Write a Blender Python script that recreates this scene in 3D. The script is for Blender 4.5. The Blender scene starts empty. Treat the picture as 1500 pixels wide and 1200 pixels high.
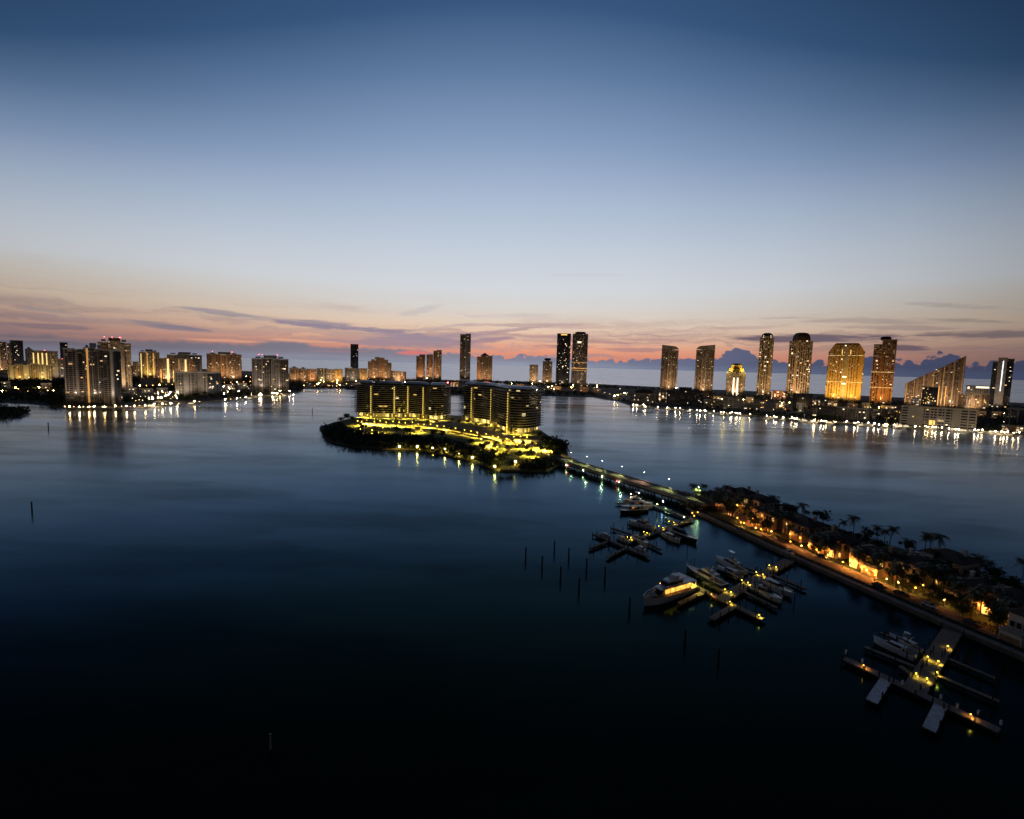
import bpy, bmesh, math, random
from mathutils import Vector, Matrix
RN = random.Random(11)
PI = math.pi
sc = bpy.context.scene
COL = sc.collection

# ------------------------------------------------------------------ camera
FPX, CX, CY = 709.0, 750.0, 600.0
CH = 80.0
PITCH, ROLL = math.radians(5.19), math.atan(0.0285)
F = Vector((0, math.cos(PITCH), -math.sin(PITCH)))
R0 = Vector((1, 0, 0)); U0 = Vector((0, math.sin(PITCH), math.cos(PITCH)))
RT = R0 * math.cos(ROLL) + U0 * math.sin(ROLL)
UP = -R0 * math.sin(ROLL) + U0 * math.cos(ROLL)
CPOS = Vector((0, 0, CH))
cam = bpy.data.cameras.new('camera'); co = bpy.data.objects.new('camera', cam); COL.objects.link(co)
co.matrix_world = Matrix(((RT.x, UP.x, -F.x, 0), (RT.y, UP.y, -F.y, 0), (RT.z, UP.z, -F.z, CH), (0, 0, 0, 1)))
cam.sensor_fit = 'HORIZONTAL'; cam.sensor_width = 36; cam.lens = 36 * FPX / 1500
cam.clip_start = 1; cam.clip_end = 600000
sc.camera = co

def ray(px, py):
    return (F + RT * ((px - CX) / FPX) + UP * ((CY - py) / FPX))
def at(px, py, z=0.0):
    r = ray(px, py)
    t = (z - CH) / r.z
    p = CPOS + r * t
    return Vector((p.x, p.y, z))
def ht(P, py):
    """height of the point straight above P that stands at image row py"""
    t = (CY - py) / FPX
    v = Vector((P.x, P.y, 0)) - CPOS
    return (t * v.dot(F) - v.dot(UP)) / (UP.z - t * F.z)
def AE(px, py):
    r = ray(px, py).normalized()
    return math.degrees(math.atan2(r.x, r.y)), math.degrees(math.asin(r.z))

# ------------------------------------------------------------------ mesh builder
class MB:
    def __init__(s): s.v = []; s.f = []; s.uv = []; s.mi = []
    def face(s, pts, uv=None, m=0):
        n = len(s.v); s.v += [tuple(p) for p in pts]
        s.f.append(tuple(range(n, n + len(pts)))); s.mi.append(m)
        s.uv += uv if uv else [(p[0], p[1]) for p in pts]
    def prism(s, poly, z0, z1, m=0, mt=None, bot=False, tops=None):
        n = len(poly); u = 0; tp = tops or poly
        area = sum(poly[i][0] * poly[(i + 1) % n][1] - poly[(i + 1) % n][0] * poly[i][1] for i in range(n))
        if area < 0: poly = poly[::-1]; tp = tp[::-1]
        for i in range(n):
            a, b = poly[i], poly[(i + 1) % n]; c, d = tp[i], tp[(i + 1) % n]
            L = math.hypot(b[0] - a[0], b[1] - a[1])
            s.face([(a[0], a[1], z0), (b[0], b[1], z0), (d[0], d[1], z1), (c[0], c[1], z1)],
                   [(u, z0), (u + L, z0), (u + L, z1), (u, z1)], m); u += L
        s.face([(p[0], p[1], z1) for p in tp], [(-1.0, -1.0)] * n, m if mt is None else mt)
        if bot: s.face([(p[0], p[1], z0) for p in poly[::-1]], [(-1.0, -1.0)] * n, m)
    def box(s, cx, cy, cz, sx, sy, sz, rz=0, m=0):
        c, sn = math.cos(rz), math.sin(rz)
        P = [(cx + c * x - sn * y, cy + sn * x + c * y) for x, y in
             ((-sx/2, -sy/2), (sx/2, -sy/2), (sx/2, sy/2), (-sx/2, sy/2))]
        s.prism(P, cz - sz/2, cz + sz/2, m, None, True)
    def bb(s, x0, x1, y0, y1, z0, z1, m=0, mt=None):
        s.prism([(x0, y0), (x1, y0), (x1, y1), (x0, y1)], z0, z1, m, mt, True)
    def taper(s, a, z0, b, z1, m=0):
        """a,b = (x0,x1,halfwidth_at_x0,halfwidth_at_x1)"""
        A = [(a[0], -a[2]), (a[1], -a[3]), (a[1], a[3]), (a[0], a[2])]
        B = [(b[0], -b[2]), (b[1], -b[3]), (b[1], b[3]), (b[0], b[2])]
        s.prism(A, z0, z1, m, None, True, B)
    def bar(s, p, q, w, h, m=0):
        p = Vector(p); q = Vector(q); d = q - p; L = math.hypot(d.x, d.y)
        if L < 1e-6: return
        n = Vector((-d.y / L, d.x / L, 0)) * (w / 2); k = Vector((0, 0, h / 2))
        c = [p - n - k, p + n - k, p + n + k, p - n + k, q - n - k, q + n - k, q + n + k, q - n + k]
        for f in ((0, 1, 5, 4), (3, 7, 6, 2), (0, 4, 7, 3), (1, 2, 6, 5), (0, 3, 2, 1), (4, 5, 6, 7)):
            s.face([c[i] for i in f], [(0, 0), (w, 0), (w, L), (0, L)], m)
    def tube(s, p, q, r0, r1=None, n=6, m=0, cap=True):
        p = Vector(p); q = Vector(q); r1 = r0 if r1 is None else r1
        d = (q - p).normalized(); a = d.orthogonal().normalized(); b = d.cross(a)
        P = [p + (a * math.cos(2*PI*i/n) + b * math.sin(2*PI*i/n)) * r0 for i in range(n)]
        Q = [q + (a * math.cos(2*PI*i/n) + b * math.sin(2*PI*i/n)) * r1 for i in range(n)]
        for i in range(n):
            j = (i + 1) % n; s.face([P[i], P[j], Q[j], Q[i]], None, m)
        if cap: s.face(Q, None, m)
    def lathe(s, prof, n=8, cx=0, cy=0, m=0, rot=0):
        for (r0, z0), (r1, z1) in zip(prof, prof[1:]):
            for i in range(n):
                a, b = 2*PI*i/n + rot, 2*PI*(i+1)/n + rot
                q = [(cx + r0*math.cos(a), cy + r0*math.sin(a), z0), (cx + r0*math.cos(b), cy + r0*math.sin(b), z0),
                     (cx + r1*math.cos(b), cy + r1*math.sin(b), z1), (cx + r1*math.cos(a), cy + r1*math.sin(a), z1)]
                if r1 < 1e-4: q = q[:3]
                elif r0 < 1e-4: q = [q[0], q[2], q[3]]
                s.face(q, [(a * max(r0, r1), z0)] * 2 + [(b * max(r0, r1), z1)] * (len(q) - 2), m)
    def xz(s, prof, y0, y1, m=0):
        n = len(prof)
        s.face([(x, y0, z) for x, z in prof], [(x, z) for x, z in prof], m)
        s.face([(x, y1, z) for x, z in prof[::-1]], [(x, z) for x, z in prof[::-1]], m)
        for i in range(n):
            a, b = prof[i], prof[(i + 1) % n]
            s.face([(a[0], y0, a[1]), (a[0], y1, a[1]), (b[0], y1, b[1]), (b[0], y0, b[1])],
                   [(y0, a[1]), (y1, a[1]), (y1, b[1]), (y0, b[1])], m)
    def leaf(s, c, r, rn=RN, m=0):
        a = Vector((rn.gauss(0, 1), rn.gauss(0, 1), rn.gauss(0, .6))).normalized()
        b = a.orthogonal().normalized()
        t = rn.random() * PI; b = b * math.cos(t) + a.cross(b) * math.sin(t)
        c = Vector(c); k = rn.uniform(.5, .8)
        s.face([c - a*r, c - b*r*k, c + a*r*rn.uniform(.7, 1.1), c + b*r*k], None, m)
    def mesh(s, name, mats, weld=False):
        me = bpy.data.meshes.new(name); me.from_pydata(s.v, [], s.f)
        ul = me.uv_layers.new(name='UVMap'); fl = [c for u in s.uv for c in u]
        ul.data.foreach_set('uv', fl)
        for mm in mats: me.materials.append(mm)
        if len(mats) > 1: me.polygons.foreach_set('material_index', s.mi)
        if weld:
            bm = bmesh.new(); bm.from_mesh(me); bmesh.ops.remove_doubles(bm, verts=bm.verts, dist=.002)
            bmesh.ops.recalc_face_normals(bm, faces=bm.faces)
            for f in bm.faces: f.smooth = True
            bm.to_mesh(me); bm.free()
        me.update(); return me
    def build(s, name, mats, parent=None, weld=False):
        mats = mats if isinstance(mats, (list, tuple)) else [mats]
        return link(name, s.mesh(name, mats, weld), parent)

def link(name, me, parent=None, loc=None):
    o = bpy.data.objects.new(name, me); COL.objects.link(o)
    if parent: o.parent = parent
    if loc is not None: o.location = loc
    return o
def tag(o, label=None, cat=None, group=None, kind=None):
    if label: o['label'] = label
    if cat: o['category'] = cat
    if group: o['group'] = group
    if kind: o['kind'] = kind
    return o
def thing(name, label, cat, loc=(0, 0, 0), rz=0, group=None):
    o = bpy.data.objects.new(name, None); COL.objects.link(o)
    o.location = loc; o.rotation_euler = (0, 0, rz); o.empty_display_size = 1
    return tag(o, label, cat, group)
def dup(root, loc, rz=0, scale=None, label=None, group=None):
    def cp(o, par):
        c = o.copy(); COL.objects.link(c); c.parent = par
        for ch in o.children: cp(ch, c)
        return c
    r = cp(root, None); r.location = loc; r.rotation_euler = (0, 0, rz)
    if scale: r.scale = scale if isinstance(scale, (tuple, list)) else (scale,) * 3
    if label: r['label'] = label
    if group: r['group'] = group
    return r

# ------------------------------------------------------------------ materials
def s2l(c): return tuple(((v / 255) / 12.92 if v <= 10 else (((v / 255) + .055) / 1.055) ** 2.4) for v in c)
class NG:
    def __init__(s, nt): s.nt = nt
    def n(s, typ, **kw):
        nd = s.nt.nodes.new(typ)
        for k, v in kw.items(): setattr(nd, k, v)
        return nd
    def set(s, sock, v):
        if isinstance(v, bpy.types.NodeSocket): s.nt.links.new(v, sock)
        else: sock.default_value = v
    def m(s, op, *a, clamp=False):
        nd = s.n('ShaderNodeMath', operation=op, use_clamp=clamp)
        for i, v in enumerate(a): s.set(nd.inputs[i], v)
        return nd.outputs[0]
    def mix(s, f, a, b):
        nd = s.n('ShaderNodeMix', data_type='RGBA')
        s.set(nd.inputs[0], f)
        for i, v in ((6, a), (7, b)): s.set(nd.inputs[i], v if isinstance(v, bpy.types.NodeSocket) else (*v[:3], 1))
        return nd.outputs[2]
    def ss(s, x, a, b):
        nd = s.n('ShaderNodeMapRange', interpolation_type='SMOOTHSTEP')
        s.set(nd.inputs[0], x); s.set(nd.inputs[1], a); s.set(nd.inputs[2], b)
        return nd.outputs[0]
    def noise(s, vec, scale=1, detail=4, rough=.55):
        nd = s.n('ShaderNodeTexNoise'); s.set(nd.inputs['Vector'], vec)
        nd.inputs['Scale'].default_value = scale; nd.inputs['Detail'].default_value = detail
        nd.inputs['Roughness'].default_value = rough
        return nd.outputs[0]
    def xyz(s, x, y, z=0.0):
        nd = s.n('ShaderNodeCombineXYZ')
        for i, v in enumerate((x, y, z)): s.set(nd.inputs[i], v)
        return nd.outputs[0]
    def ramp(s, x, stops, interp='LINEAR'):
        nd = s.n('ShaderNodeValToRGB'); s.set(nd.inputs[0], x); r = nd.color_ramp; r.interpolation = interp
        while len(r.elements) < len(stops): r.elements.new(.5)
        for e, (p, c) in zip(r.elements, stops):
            e.position = p; e.color = (*c[:3], 1) if isinstance(c, (tuple, list)) else (c, c, c, 1)
        return nd.outputs[0]
def newmat(name):
    mt = bpy.data.materials.new(name); mt.use_nodes = True
    return mt, NG(mt.node_tree), mt.node_tree.nodes['Principled BSDF']
def mat(name, col, rough=.7, metal=0, var=.3, scale=.6, spec=.4):
    mt, g, b = newmat(name)
    tc = g.n('ShaderNodeTexCoord')
    nz = g.noise(tc.outputs['Object'], scale, 5)
    lo = tuple(c * (1 - var) for c in col); hi = tuple(min(1, c * (1 + var)) for c in col)
    g.set(b.inputs['Base Color'], g.ramp(nz, [(.3, lo), (.7, hi)]))
    b.inputs['Roughness'].default_value = rough; b.inputs['Metallic'].default_value = metal
    b.inputs['Specular IOR Level'].default_value = spec
    return mt
def emis(name, col, strength, sample=True):
    mt, g, b = newmat(name)
    b.inputs['Base Color'].default_value = (*[min(.8, c) for c in col], 1)
    b.inputs['Emission Color'].default_value = (*col, 1); b.inputs['Emission Strength'].default_value = strength
    if not sample: mt.cycles.emission_sampling = 'NONE'
    return mt
WARM = (1.0, .55, .2); WHITE = (1.0, .8, .56)
def facade(name, wall, glass=(.025, .03, .04), fh=3.2, bw=4, ww=.7, wh=.62, p1=.25, s1=.12, p2=.02, s2=1.3, c1=WARM, c2=WHITE, solid=.24, rough=.18):
    """wall with a grid of windows laid in metres along the walls; some windows are lit"""
    mt, g, b = newmat(name)
    uv = g.n('ShaderNodeUVMap'); sp = g.n('ShaderNodeSeparateXYZ'); g.set(sp.inputs[0], uv.outputs[0])
    u = g.m('DIVIDE', sp.outputs[0], bw); v = g.m('DIVIDE', sp.outputs[1], fh)
    oi = g.n('ShaderNodeObjectInfo'); seed = g.m('MULTIPLY', oi.outputs['Random'], 517.3)
    wn = g.n('ShaderNodeTexWhiteNoise', noise_dimensions='3D')
    g.set(wn.inputs['Vector'], g.xyz(g.m('FLOOR', u), g.m('FLOOR', v), g.m('FLOOR', seed)))
    cs = g.n('ShaderNodeSeparateColor'); g.set(cs.inputs[0], wn.outputs['Color'])
    a, c, d = cs.outputs
    inu = g.m('LESS_THAN', g.m('ABSOLUTE', g.m('SUBTRACT', g.m('FRACT', u), .5)), ww / 2)
    inv = g.m('LESS_THAN', g.m('ABSOLUTE', g.m('SUBTRACT', g.m('FRACT', v), .5)), wh / 2)
    cr = g.n('ShaderNodeTexWhiteNoise', noise_dimensions='2D'); g.set(cr.inputs['Vector'], g.xyz(g.m('FLOOR', u), g.m('FLOOR', seed)))
    win = g.m('MULTIPLY', g.m('MULTIPLY', inu, inv), g.m('GREATER_THAN', sp.outputs[1], -.5))
    win = g.m('MULTIPLY', win, g.m('GREATER_THAN', cr.outputs[0], solid))
    tc = g.n('ShaderNodeTexCoord')
    nz = g.noise(tc.outputs['Object'], .08, 4)
    wl = g.ramp(nz, [(.3, tuple(x * .8 for x in wall)), (.7, tuple(x * 1.15 for x in wall))])
    g.set(b.inputs['Base Color'], g.mix(win, wl, glass))
    g.set(b.inputs['Roughness'], g.m('SUBTRACT', .85, g.m('MULTIPLY', win, .85 - rough)))
    dim = g.m('MULTIPLY', g.m('MULTIPLY', g.m('LESS_THAN', a, p1), g.m('ADD', .2, g.m('MULTIPLY', d, d))), s1 * .8)
    bri = g.m('MULTIPLY', g.m('MULTIPLY', g.m('LESS_THAN', c, p2 * .65), g.m('ADD', .3, d)), s2)
    g.set(b.inputs['Emission Color'], g.mix(d, c1, c2))
    g.set(b.inputs['Emission Strength'], g.m('MULTIPLY', win, g.m('ADD', dim, bri)))
    mt.cycles.emission_sampling = 'NONE'
    return mt
M = {}
M['brown'] = facade('brown stucco facade', (.34, .24, .16), fh=3.1, bw=4.2, p1=.35, s1=.18, p2=.025)
M['orange'] = facade('orange stucco facade', (.48, .28, .16), fh=3.1, bw=4.5, ww=.6, p1=.3, s1=.2, p2=.02)
M['pale'] = facade('pale concrete facade', (.5, .44, .38), fh=3.1, bw=4.5, ww=.62, p1=.35, s1=.16, p2=.025)
M['grey'] = facade('grey concrete facade', (.36, .35, .36), fh=3.0, bw=5, ww=.8, wh=.6, p1=.25, s1=.1, p2=.02)
M['darkgrid'] = facade('dark balcony facade', (.3, .28, .27), (.015, .017, .022), fh=3.0, bw=5.2, ww=.86, wh=.72, p1=.2, s1=.07, p2=.02, s2=1.8)
M['navy'] = facade('dark blue glass facade', (.05, .07, .11), (.02, .03, .05), fh=3.2, bw=3.4, ww=.85, wh=.75, p1=.15, s1=.06, p2=.02)
M['black'] = facade('black glass facade', (.04, .04, .05), (.012, .013, .017), fh=3.3, bw=4, ww=.85, wh=.78, p1=.2, s1=.08, p2=.03, s2=2.5)
M['striped'] = facade('cream pier facade', (.58, .44, .28), (.03, .026, .022), fh=3.4, bw=6.6, ww=.6, wh=.86, p1=.4, s1=.22, p2=.07, s2=2.4, solid=.05)
M['goldstripe'] = facade('gold pier facade', (.66, .42, .12), (.2, .12, .03), fh=3.4, bw=6.6, ww=.5, wh=.86, p1=.4, s1=.25, p2=.03, s2=1.8, solid=.1)
M['amberstripe'] = facade('amber pier facade', (.56, .32, .12), (.07, .04, .02), fh=3.4, bw=6, ww=.58, wh=.8, p1=.4, s1=.2, p2=.03, s2=2, solid=.05)
M['bronze'] = facade('bronze glass facade', (.22, .17, .13), (.03, .028, .03), fh=3.3, bw=4.5, ww=.75, wh=.65, p1=.4, s1=.18, p2=.03)
M['gridlit'] = facade('cream facade with lit rooms', (.46, .38, .28), fh=3.4, bw=3.6, ww=.55, wh=.55, p1=.4, s1=.35, p2=.06, s2=2.2)
M['gold'] = facade('gold floodlit facade', (.62, .43, .16), (.08, .055, .02), fh=3.3, bw=4.4, ww=.45, wh=.5, p1=.3, s1=.3, p2=.02, s2=1.6)
M['condo'] = facade('dark condominium glazing', (.08, .075, .07), (.015, .016, .018), fh=3.35, bw=5, ww=.9, wh=.8, p1=.12, s1=.05, p2=.012, s2=1.5, c1=(1, .75, .25), c2=(1, .85, .5), solid=0)
M['lowrise'] = facade('low apartment facade', (.3, .29, .29), fh=3.2, bw=4, ww=.55, wh=.5, p1=.2, s1=.1, p2=.03, s2=2)
M['lobby'] = facade('lit lobby glazing pattern', (.5, .4, .2), (.1, .08, .03), fh=6.2, bw=3.1, ww=.85, wh=.8, p1=.75, s1=1.6, p2=.3, s2=1.5, c1=(1, .62, .08), c2=(1, .75, .25), solid=.1)
M['lowgrey'] = facade('grey waterfront apartment facade', (.4, .41, .46), (.03, .03, .05), fh=4.3, bw=9, ww=.8, wh=.55, p1=.12, s1=.2, p2=.03, s2=1.2, c1=(1, .6, .2))
M['shops'] = facade('glowing low building facade', (.5, .36, .2), fh=4, bw=4, ww=.75, wh=.7, p1=.6, s1=1.2, p2=.2, s2=2.5)
M['darkblock'] = facade('dark waterfront block facade', (.09, .1, .13), (.015, .017, .022), fh=3.2, bw=4.4, ww=.6, wh=.55, p1=.12, s1=.08, p2=.012, s2=2)
M['concrete'] = mat('pale concrete', (.46, .42, .38), .8, scale=.1)
M['cream'] = mat('cream render', (.55, .43, .28), .8, scale=.1)
M['darkroof'] = mat('dark roof', (.06, .06, .065), .7, scale=.1)
M['greyroof'] = mat('grey roof membrane', (.72, .74, .78), .35, scale=.08)
M['redroof'] = mat('red roof', (.18, .07, .05), .7, scale=.1)
M['brownroof'] = mat('bronze dome cladding', (.1, .06, .04), .5, scale=.1)
M['slab'] = mat('balcony slab', (.66, .6, .5), .6, scale=.1)
M['stone'] = mat('honey stone', (.5, .42, .26), .8, scale=.3)
M['ground'] = mat('dark shore ground', (.11, .1, .085), .95, scale=.02)
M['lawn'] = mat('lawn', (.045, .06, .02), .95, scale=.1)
M['litlawn'] = mat('lightened garden lawn', (.13, .15, .05), .95, var=.5, scale=.12)  # lawn colour lightened so that the glow of the lamps shows
M['asphalt'] = mat('asphalt', (.055, .053, .052), .85, scale=.4)
M['paver'] = mat('brick paving', (.2, .135, .105), .85, scale=1.2)
M['goldplain'] = mat('gilded crown stone', (.6, .45, .15), .6, scale=.1)
M['gangway'] = mat('pale aluminium gangway', (.5, .5, .56), .5, .2, scale=1)
M['terrace'] = mat('pale terrace paving', (.55, .48, .34), .8, scale=.3)
M['seawall'] = mat('seawall concrete', (.3, .28, .26), .85, scale=.4)
M['wood'] = mat('weathered dock wood', (.23, .2, .17), .8, scale=1.5)
M['pile'] = mat('dark piling wood', (.03, .027, .025), .9, scale=2)
M['bark'] = mat('tree bark', (.1, .075, .055), .9, scale=2)
M['leaf'] = mat('green foliage', (.05, .075, .025), .7, var=.5, scale=.5)
M['leafd'] = mat('mangrove foliage', (.03, .042, .02), .8, var=.5, scale=.15)
M['palm'] = mat('palm fronds', (.055, .075, .03), .6, var=.4, scale=.8)
M['pole'] = mat('lamp post metal', (.05, .05, .05), .5, .6)
M['white'] = mat('white gelcoat', (.74, .74, .76), .3, scale=.4, var=.08)
M['bluewhite'] = mat('pale blue gelcoat', (.55, .62, .78), .3, scale=.4, var=.1)
M['navyhull'] = mat('dark hull paint', (.03, .035, .05), .25, scale=.4)
M['teak'] = mat('teak decking', (.28, .18, .1), .7, scale=1)
M['canvas'] = mat('boat canvas', (.22, .24, .3), .85, scale=.8)
M['glass'] = mat('dark glass', (.015, .018, .022), .08, spec=.6)
M['steel'] = mat('stainless rail', (.6, .6, .62), .25, .9)
M['stucco'] = mat('pink stucco', (.52, .4, .32), .85, scale=.5, var=.15)
M['stuccow'] = mat('white stucco', (.62, .58, .53), .85, scale=.5, var=.12)
M['tile'] = mat('clay tile roof', (.1, .06, .045), .8, scale=1.5, var=.4)
M['trim'] = mat('window trim', (.45, .4, .34), .7)
M['carw'] = mat('white car paint', (.7, .7, .72), .25, var=.04)
M['card'] = mat('dark car paint', (.04, .045, .055), .25, var=.05)
M['tyre'] = mat('tyre rubber', (.02, .02, .02), .8)
M['hedge'] = mat('hedge foliage', (.035, .05, .018), .85, var=.5, scale=1)
M['sand'] = mat('beach sand', (.3, .26, .2), .95, scale=.02)
# things that give off light
L_ = {}
L_['white'] = emis('white lamp glow', (1, .8, .5), 380)
L_['cool'] = emis('cool lamp glow', (.85, .92, 1), 200)
L_['warm'] = emis('warm lamp glow', (1, .6, .2), 360)
L_['amber'] = emis('amber lamp glow', (1, .42, .08), 300)
L_['yellow'] = emis('yellow lamp glow', (1, .74, .1), 300)
L_['lime'] = emis('lime lamp glow', (.86, 1, .36), 110)
L_['strong'] = emis('strong yellow lamp glow', (1, .66, .1), 460)
L_['red'] = emis('red beacon glow', (1, .05, .06), 60)
for k_, c_ in (('white', (1, .74, .42)), ('warm', (1, .6, .2)), ('amber', (1, .42, .08)), ('yellow', (1, .74, .1)), ('cool', (.85, .92, 1)), ('red', (1, .05, .06))):
    L_[k_ + '_s'] = emis('strong %s shore lamp glow' % k_, c_, 210)
    L_[k_ + '_w'] = emis('small %s shore lamp glow' % k_, c_, 22, False)
L_['sconce'] = emis('sconce glow', (1, .42, .05), 26)
L_['ylow'] = emis('yellow dock lamp glow', (1, .66, .05), 30)
L_['alow'] = emis('amber lantern glow', (1, .36, .03), 28)
L_['wlow'] = emis('warm lantern glow', (1, .52, .1), 34)
L_['dock'] = emis('dock light glow', (1, .78, .15), 60)
W_ = {}
W_['warm'] = emis('lit warm window', (1, .6, .22), 1.1, False)
W_['white'] = emis('lit white window', (1, .85, .58), 1.7, False)
W_['gold'] = emis('lit gold window', (1, .62, .16), 1.3, False)
W_['stripe'] = emis('lit facade stripe', (1, .72, .28), 1.1, False)
W_['stripeo'] = emis('amber lit facade stripe', (1, .5, .14), .5, False)
W_['cool'] = emis('cool lit strip', (.85, .95, 1), 2.0, False)
W_['lobby'] = emis('lit lobby glazing', (1, .7, .15), 1.6)
W_['yachtlit'] = emis('lit saloon glazing', (1, .52, .08), 1.35)
# ------------------------------------------------------------------ sky (dusk, glow behind the towers)
w = bpy.data.worlds.new('World'); sc.world = w; w.use_nodes = True
g = NG(w.node_tree); bg = w.node_tree.nodes['Background']
tc = g.n('ShaderNodeTexCoord'); sp = g.n('ShaderNodeSeparateXYZ'); g.set(sp.inputs[0], tc.outputs['Generated'])
X, Y, Z = sp.outputs
DEG = 180 / PI
A = g.m('MULTIPLY', g.m('ARCTAN2', X, Y), DEG)
E = g.m('MULTIPLY', g.m('ARCSINE', Z), DEG)
sky = [(0, (205, 132, 114)), (1.2, (232, 143, 112)), (2.2, (237, 167, 134)), (3.2, (237, 193, 163)), (4.6, (229, 205, 184)), (6.5, (217, 212, 207)),
       (9, (211, 215, 221)), (13, (196, 206, 219)), (18, (172, 188, 211)), (24, (134, 157, 191)), (30, (94, 122, 159)),
       (35, (56, 87, 126)), (45, (33, 58, 93)), (60, (20, 42, 72)), (90, (12, 27, 50))]
AQ = g.m('POWER', g.m('MINIMUM', g.m('DIVIDE', g.m('ABSOLUTE', A), 46), 1.6), 2.0)
E2 = g.m('MULTIPLY', E, g.m('ADD', 1.0, g.m('MULTIPLY', g.m('MULTIPLY', AQ, .5), g.ss(E, 3, 24))))  # lens corner falloff put into the sky colour
base = g.ramp(g.m('DIVIDE', E2, 90), [(e / 90, s2l(c)) for e, c in sky])
# sky and warm band fade sideways from the sunrise point, lens falloff painted in
side = g.ramp(g.m('DIVIDE', g.m('ADD', A, 180), 360), [((a + 180) / 360, v) for a, v in
     [(-180, .1), (-110, .13), (-70, .36), (-46, .78), (-30, .92), (-12, .99), (0, 1), (14, .98), (28, .88), (38, .74), (46, .56), (70, .3), (110, .12), (180, .1)]])
pinkL = s2l((205, 165, 140)); 
dim = g.ramp(g.m('DIVIDE', g.m('ADD', A, 60), 120), [(0, s2l((190, 140, 120))), (.15, s2l((205, 160, 135))), (.3, (1, 1, 1)), (.72, (1, 1, 1)), (.85, s2l((222, 188, 180))), (1, s2l((190, 165, 165)))])
lowm = g.ss(E, 7, 2)
def mulc(a, b, f=1.0):
    nd = g.n('ShaderNodeMix', data_type='RGBA', blend_type='MULTIPLY'); g.set(nd.inputs[0], f)
    g.set(nd.inputs[6], a); g.set(nd.inputs[7], b); return nd.outputs[2]
muted = g.ramp(g.m('DIVIDE', E, 10), [(0, s2l((120, 106, 116))), (.2, s2l((158, 132, 130))), (.35, s2l((194, 164, 148))), (.5, s2l((208, 188, 168))), (.75, s2l((206, 200, 192))), (1, s2l((204, 207, 212)))])
mf = g.ramp(g.m('DIVIDE', g.m('ADD', A, 60), 120), [(.1, .88), (.25, .48), (.36, .14), (.5, 0), (.68, .16), (.78, .45), (.9, .85)])
col = mulc(g.mix(g.m('MULTIPLY', mf, g.ss(E, 10, 6)), base, muted), side)
# thin wind-drawn stratus
vec = g.xyz(g.m('MULTIPLY', A, .075), g.m('ADD', g.m('MULTIPLY', E, .55), g.m('MULTIPLY', A, .02)), 3.7)
n1 = g.noise(vec, 1.0, 7, .6)
warp = g.noise(g.xyz(g.m('MULTIPLY', A, .16), g.m('MULTIPLY', E, .5), 9.1), 1.0, 6, .6)
n2 = g.noise(g.xyz(g.m('ADD', g.m('MULTIPLY', A, .03), g.m('MULTIPLY', warp, .9)), g.m('ADD', g.m('MULTIPLY', E, .9), g.m('MULTIPLY', warp, 2.2)), 1.3), 1.0, 7, .62)
env = g.m('MULTIPLY', g.ss(E, 6.6, 3.2), g.ss(E, -.2, .6))
st = g.m('MULTIPLY', g.ss(n2, .43, .62), env)
mauve = g.ramp(g.m('DIVIDE', g.m('ADD', A, 60), 120), [(0, s2l((104, 92, 102))), (.25, s2l((146, 126, 134))), (.5, s2l((176, 148, 150))), (.7, s2l((150, 122, 126))), (.88, s2l((104, 92, 100))), (1, s2l((84, 78, 90)))])
col = g.mix(g.m('MULTIPLY', st, g.ramp(g.m('DIVIDE', g.m('ADD', A, 60), 120), [(.1, .6), (.25, .4), (.38, .6), (.45, .78), (.65, .78), (.75, .5), (.9, .5)])), col, mauve)
thin = g.m('MULTIPLY', g.m('MULTIPLY', g.ss(n1, .52, .72), g.ss(E, 9, 5.5)), g.ss(E, 2.5, 4))
col = g.mix(g.m('MULTIPLY', thin, .22), col, mauve)
# single cloud streaks: photo place -> direction in the sky
wob = g.m('SUBTRACT', g.noise(g.xyz(g.m('ADD', g.m('MULTIPLY', A, .22), g.m('MULTIPLY', warp, .6)), g.m('ADD', g.m('MULTIPLY', E, 2.4), g.m('MULTIPLY', warp, 1.6)), 5.5), 1.0, 8, .62), .5)
def streak(px, py, wpx, hpx, drop, c, al, soft=.9):
    a0, e0 = AE(px, py); a1, _ = AE(px + wpx, py + drop); _, e1 = AE(px, py - hpx); ax, ex = AE(px + wpx, py + drop)
    wa, he = abs(a1 - a0), abs(e1 - e0); tl = (ex - e0) / (ax - a0)
    global col
    da = g.m('SUBTRACT', A, a0)
    de = g.m('SUBTRACT', g.m('SUBTRACT', E, e0), g.m('MULTIPLY', da, tl))
    d = g.m('ADD', g.m('POWER', g.m('ABSOLUTE', g.m('DIVIDE', da, wa)), 2.0), g.m('POWER', g.m('ABSOLUTE', g.m('DIVIDE', de, he)), 2.0))
    d = g.m('ADD', d, g.m('MULTIPLY', wob, 3.4))
    col = g.mix(g.m('MULTIPLY', g.ss(d, 1.0, 1.0 - soft), al), col, s2l(c))
streak(345, 461, 75, 5, 9, (138, 134, 148), .75)
streak(245, 478, 72, 6, 9, (124, 118, 134), .8)
streak(500, 478, 110, 7, 8, (146, 134, 150), .7)
streak(630, 497, 130, 11, -4, (158, 140, 154), .6)
streak(612, 456, 40, 6, -10, (184, 180, 184), .4, 1.0)
streak(870, 403, 75, 3, 0, (190, 184, 190), .16, 1.0)
streak(820, 508, 55, 4, 1, (150, 118, 128), .7)
streak(800, 478, 160, 4, 2, (196, 168, 160), .5)
streak(930, 512, 60, 5, 0, (150, 120, 130), .6)
streak(1195, 496, 165, 8, 0, (106, 92, 104), .95)
streak(1320, 510, 40, 6, 2, (100, 84, 96), .9)
streak(1400, 448, 130, 5, 6, (134, 124, 126), .38, 1.0)
streak(1440, 490, 120, 6, -2, (100, 88, 96), .75)
streak(1250, 470, 150, 5, 3, (150, 134, 134), .5)
streak(70, 455, 60, 3, 8, (150, 140, 138), .5)
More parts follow.
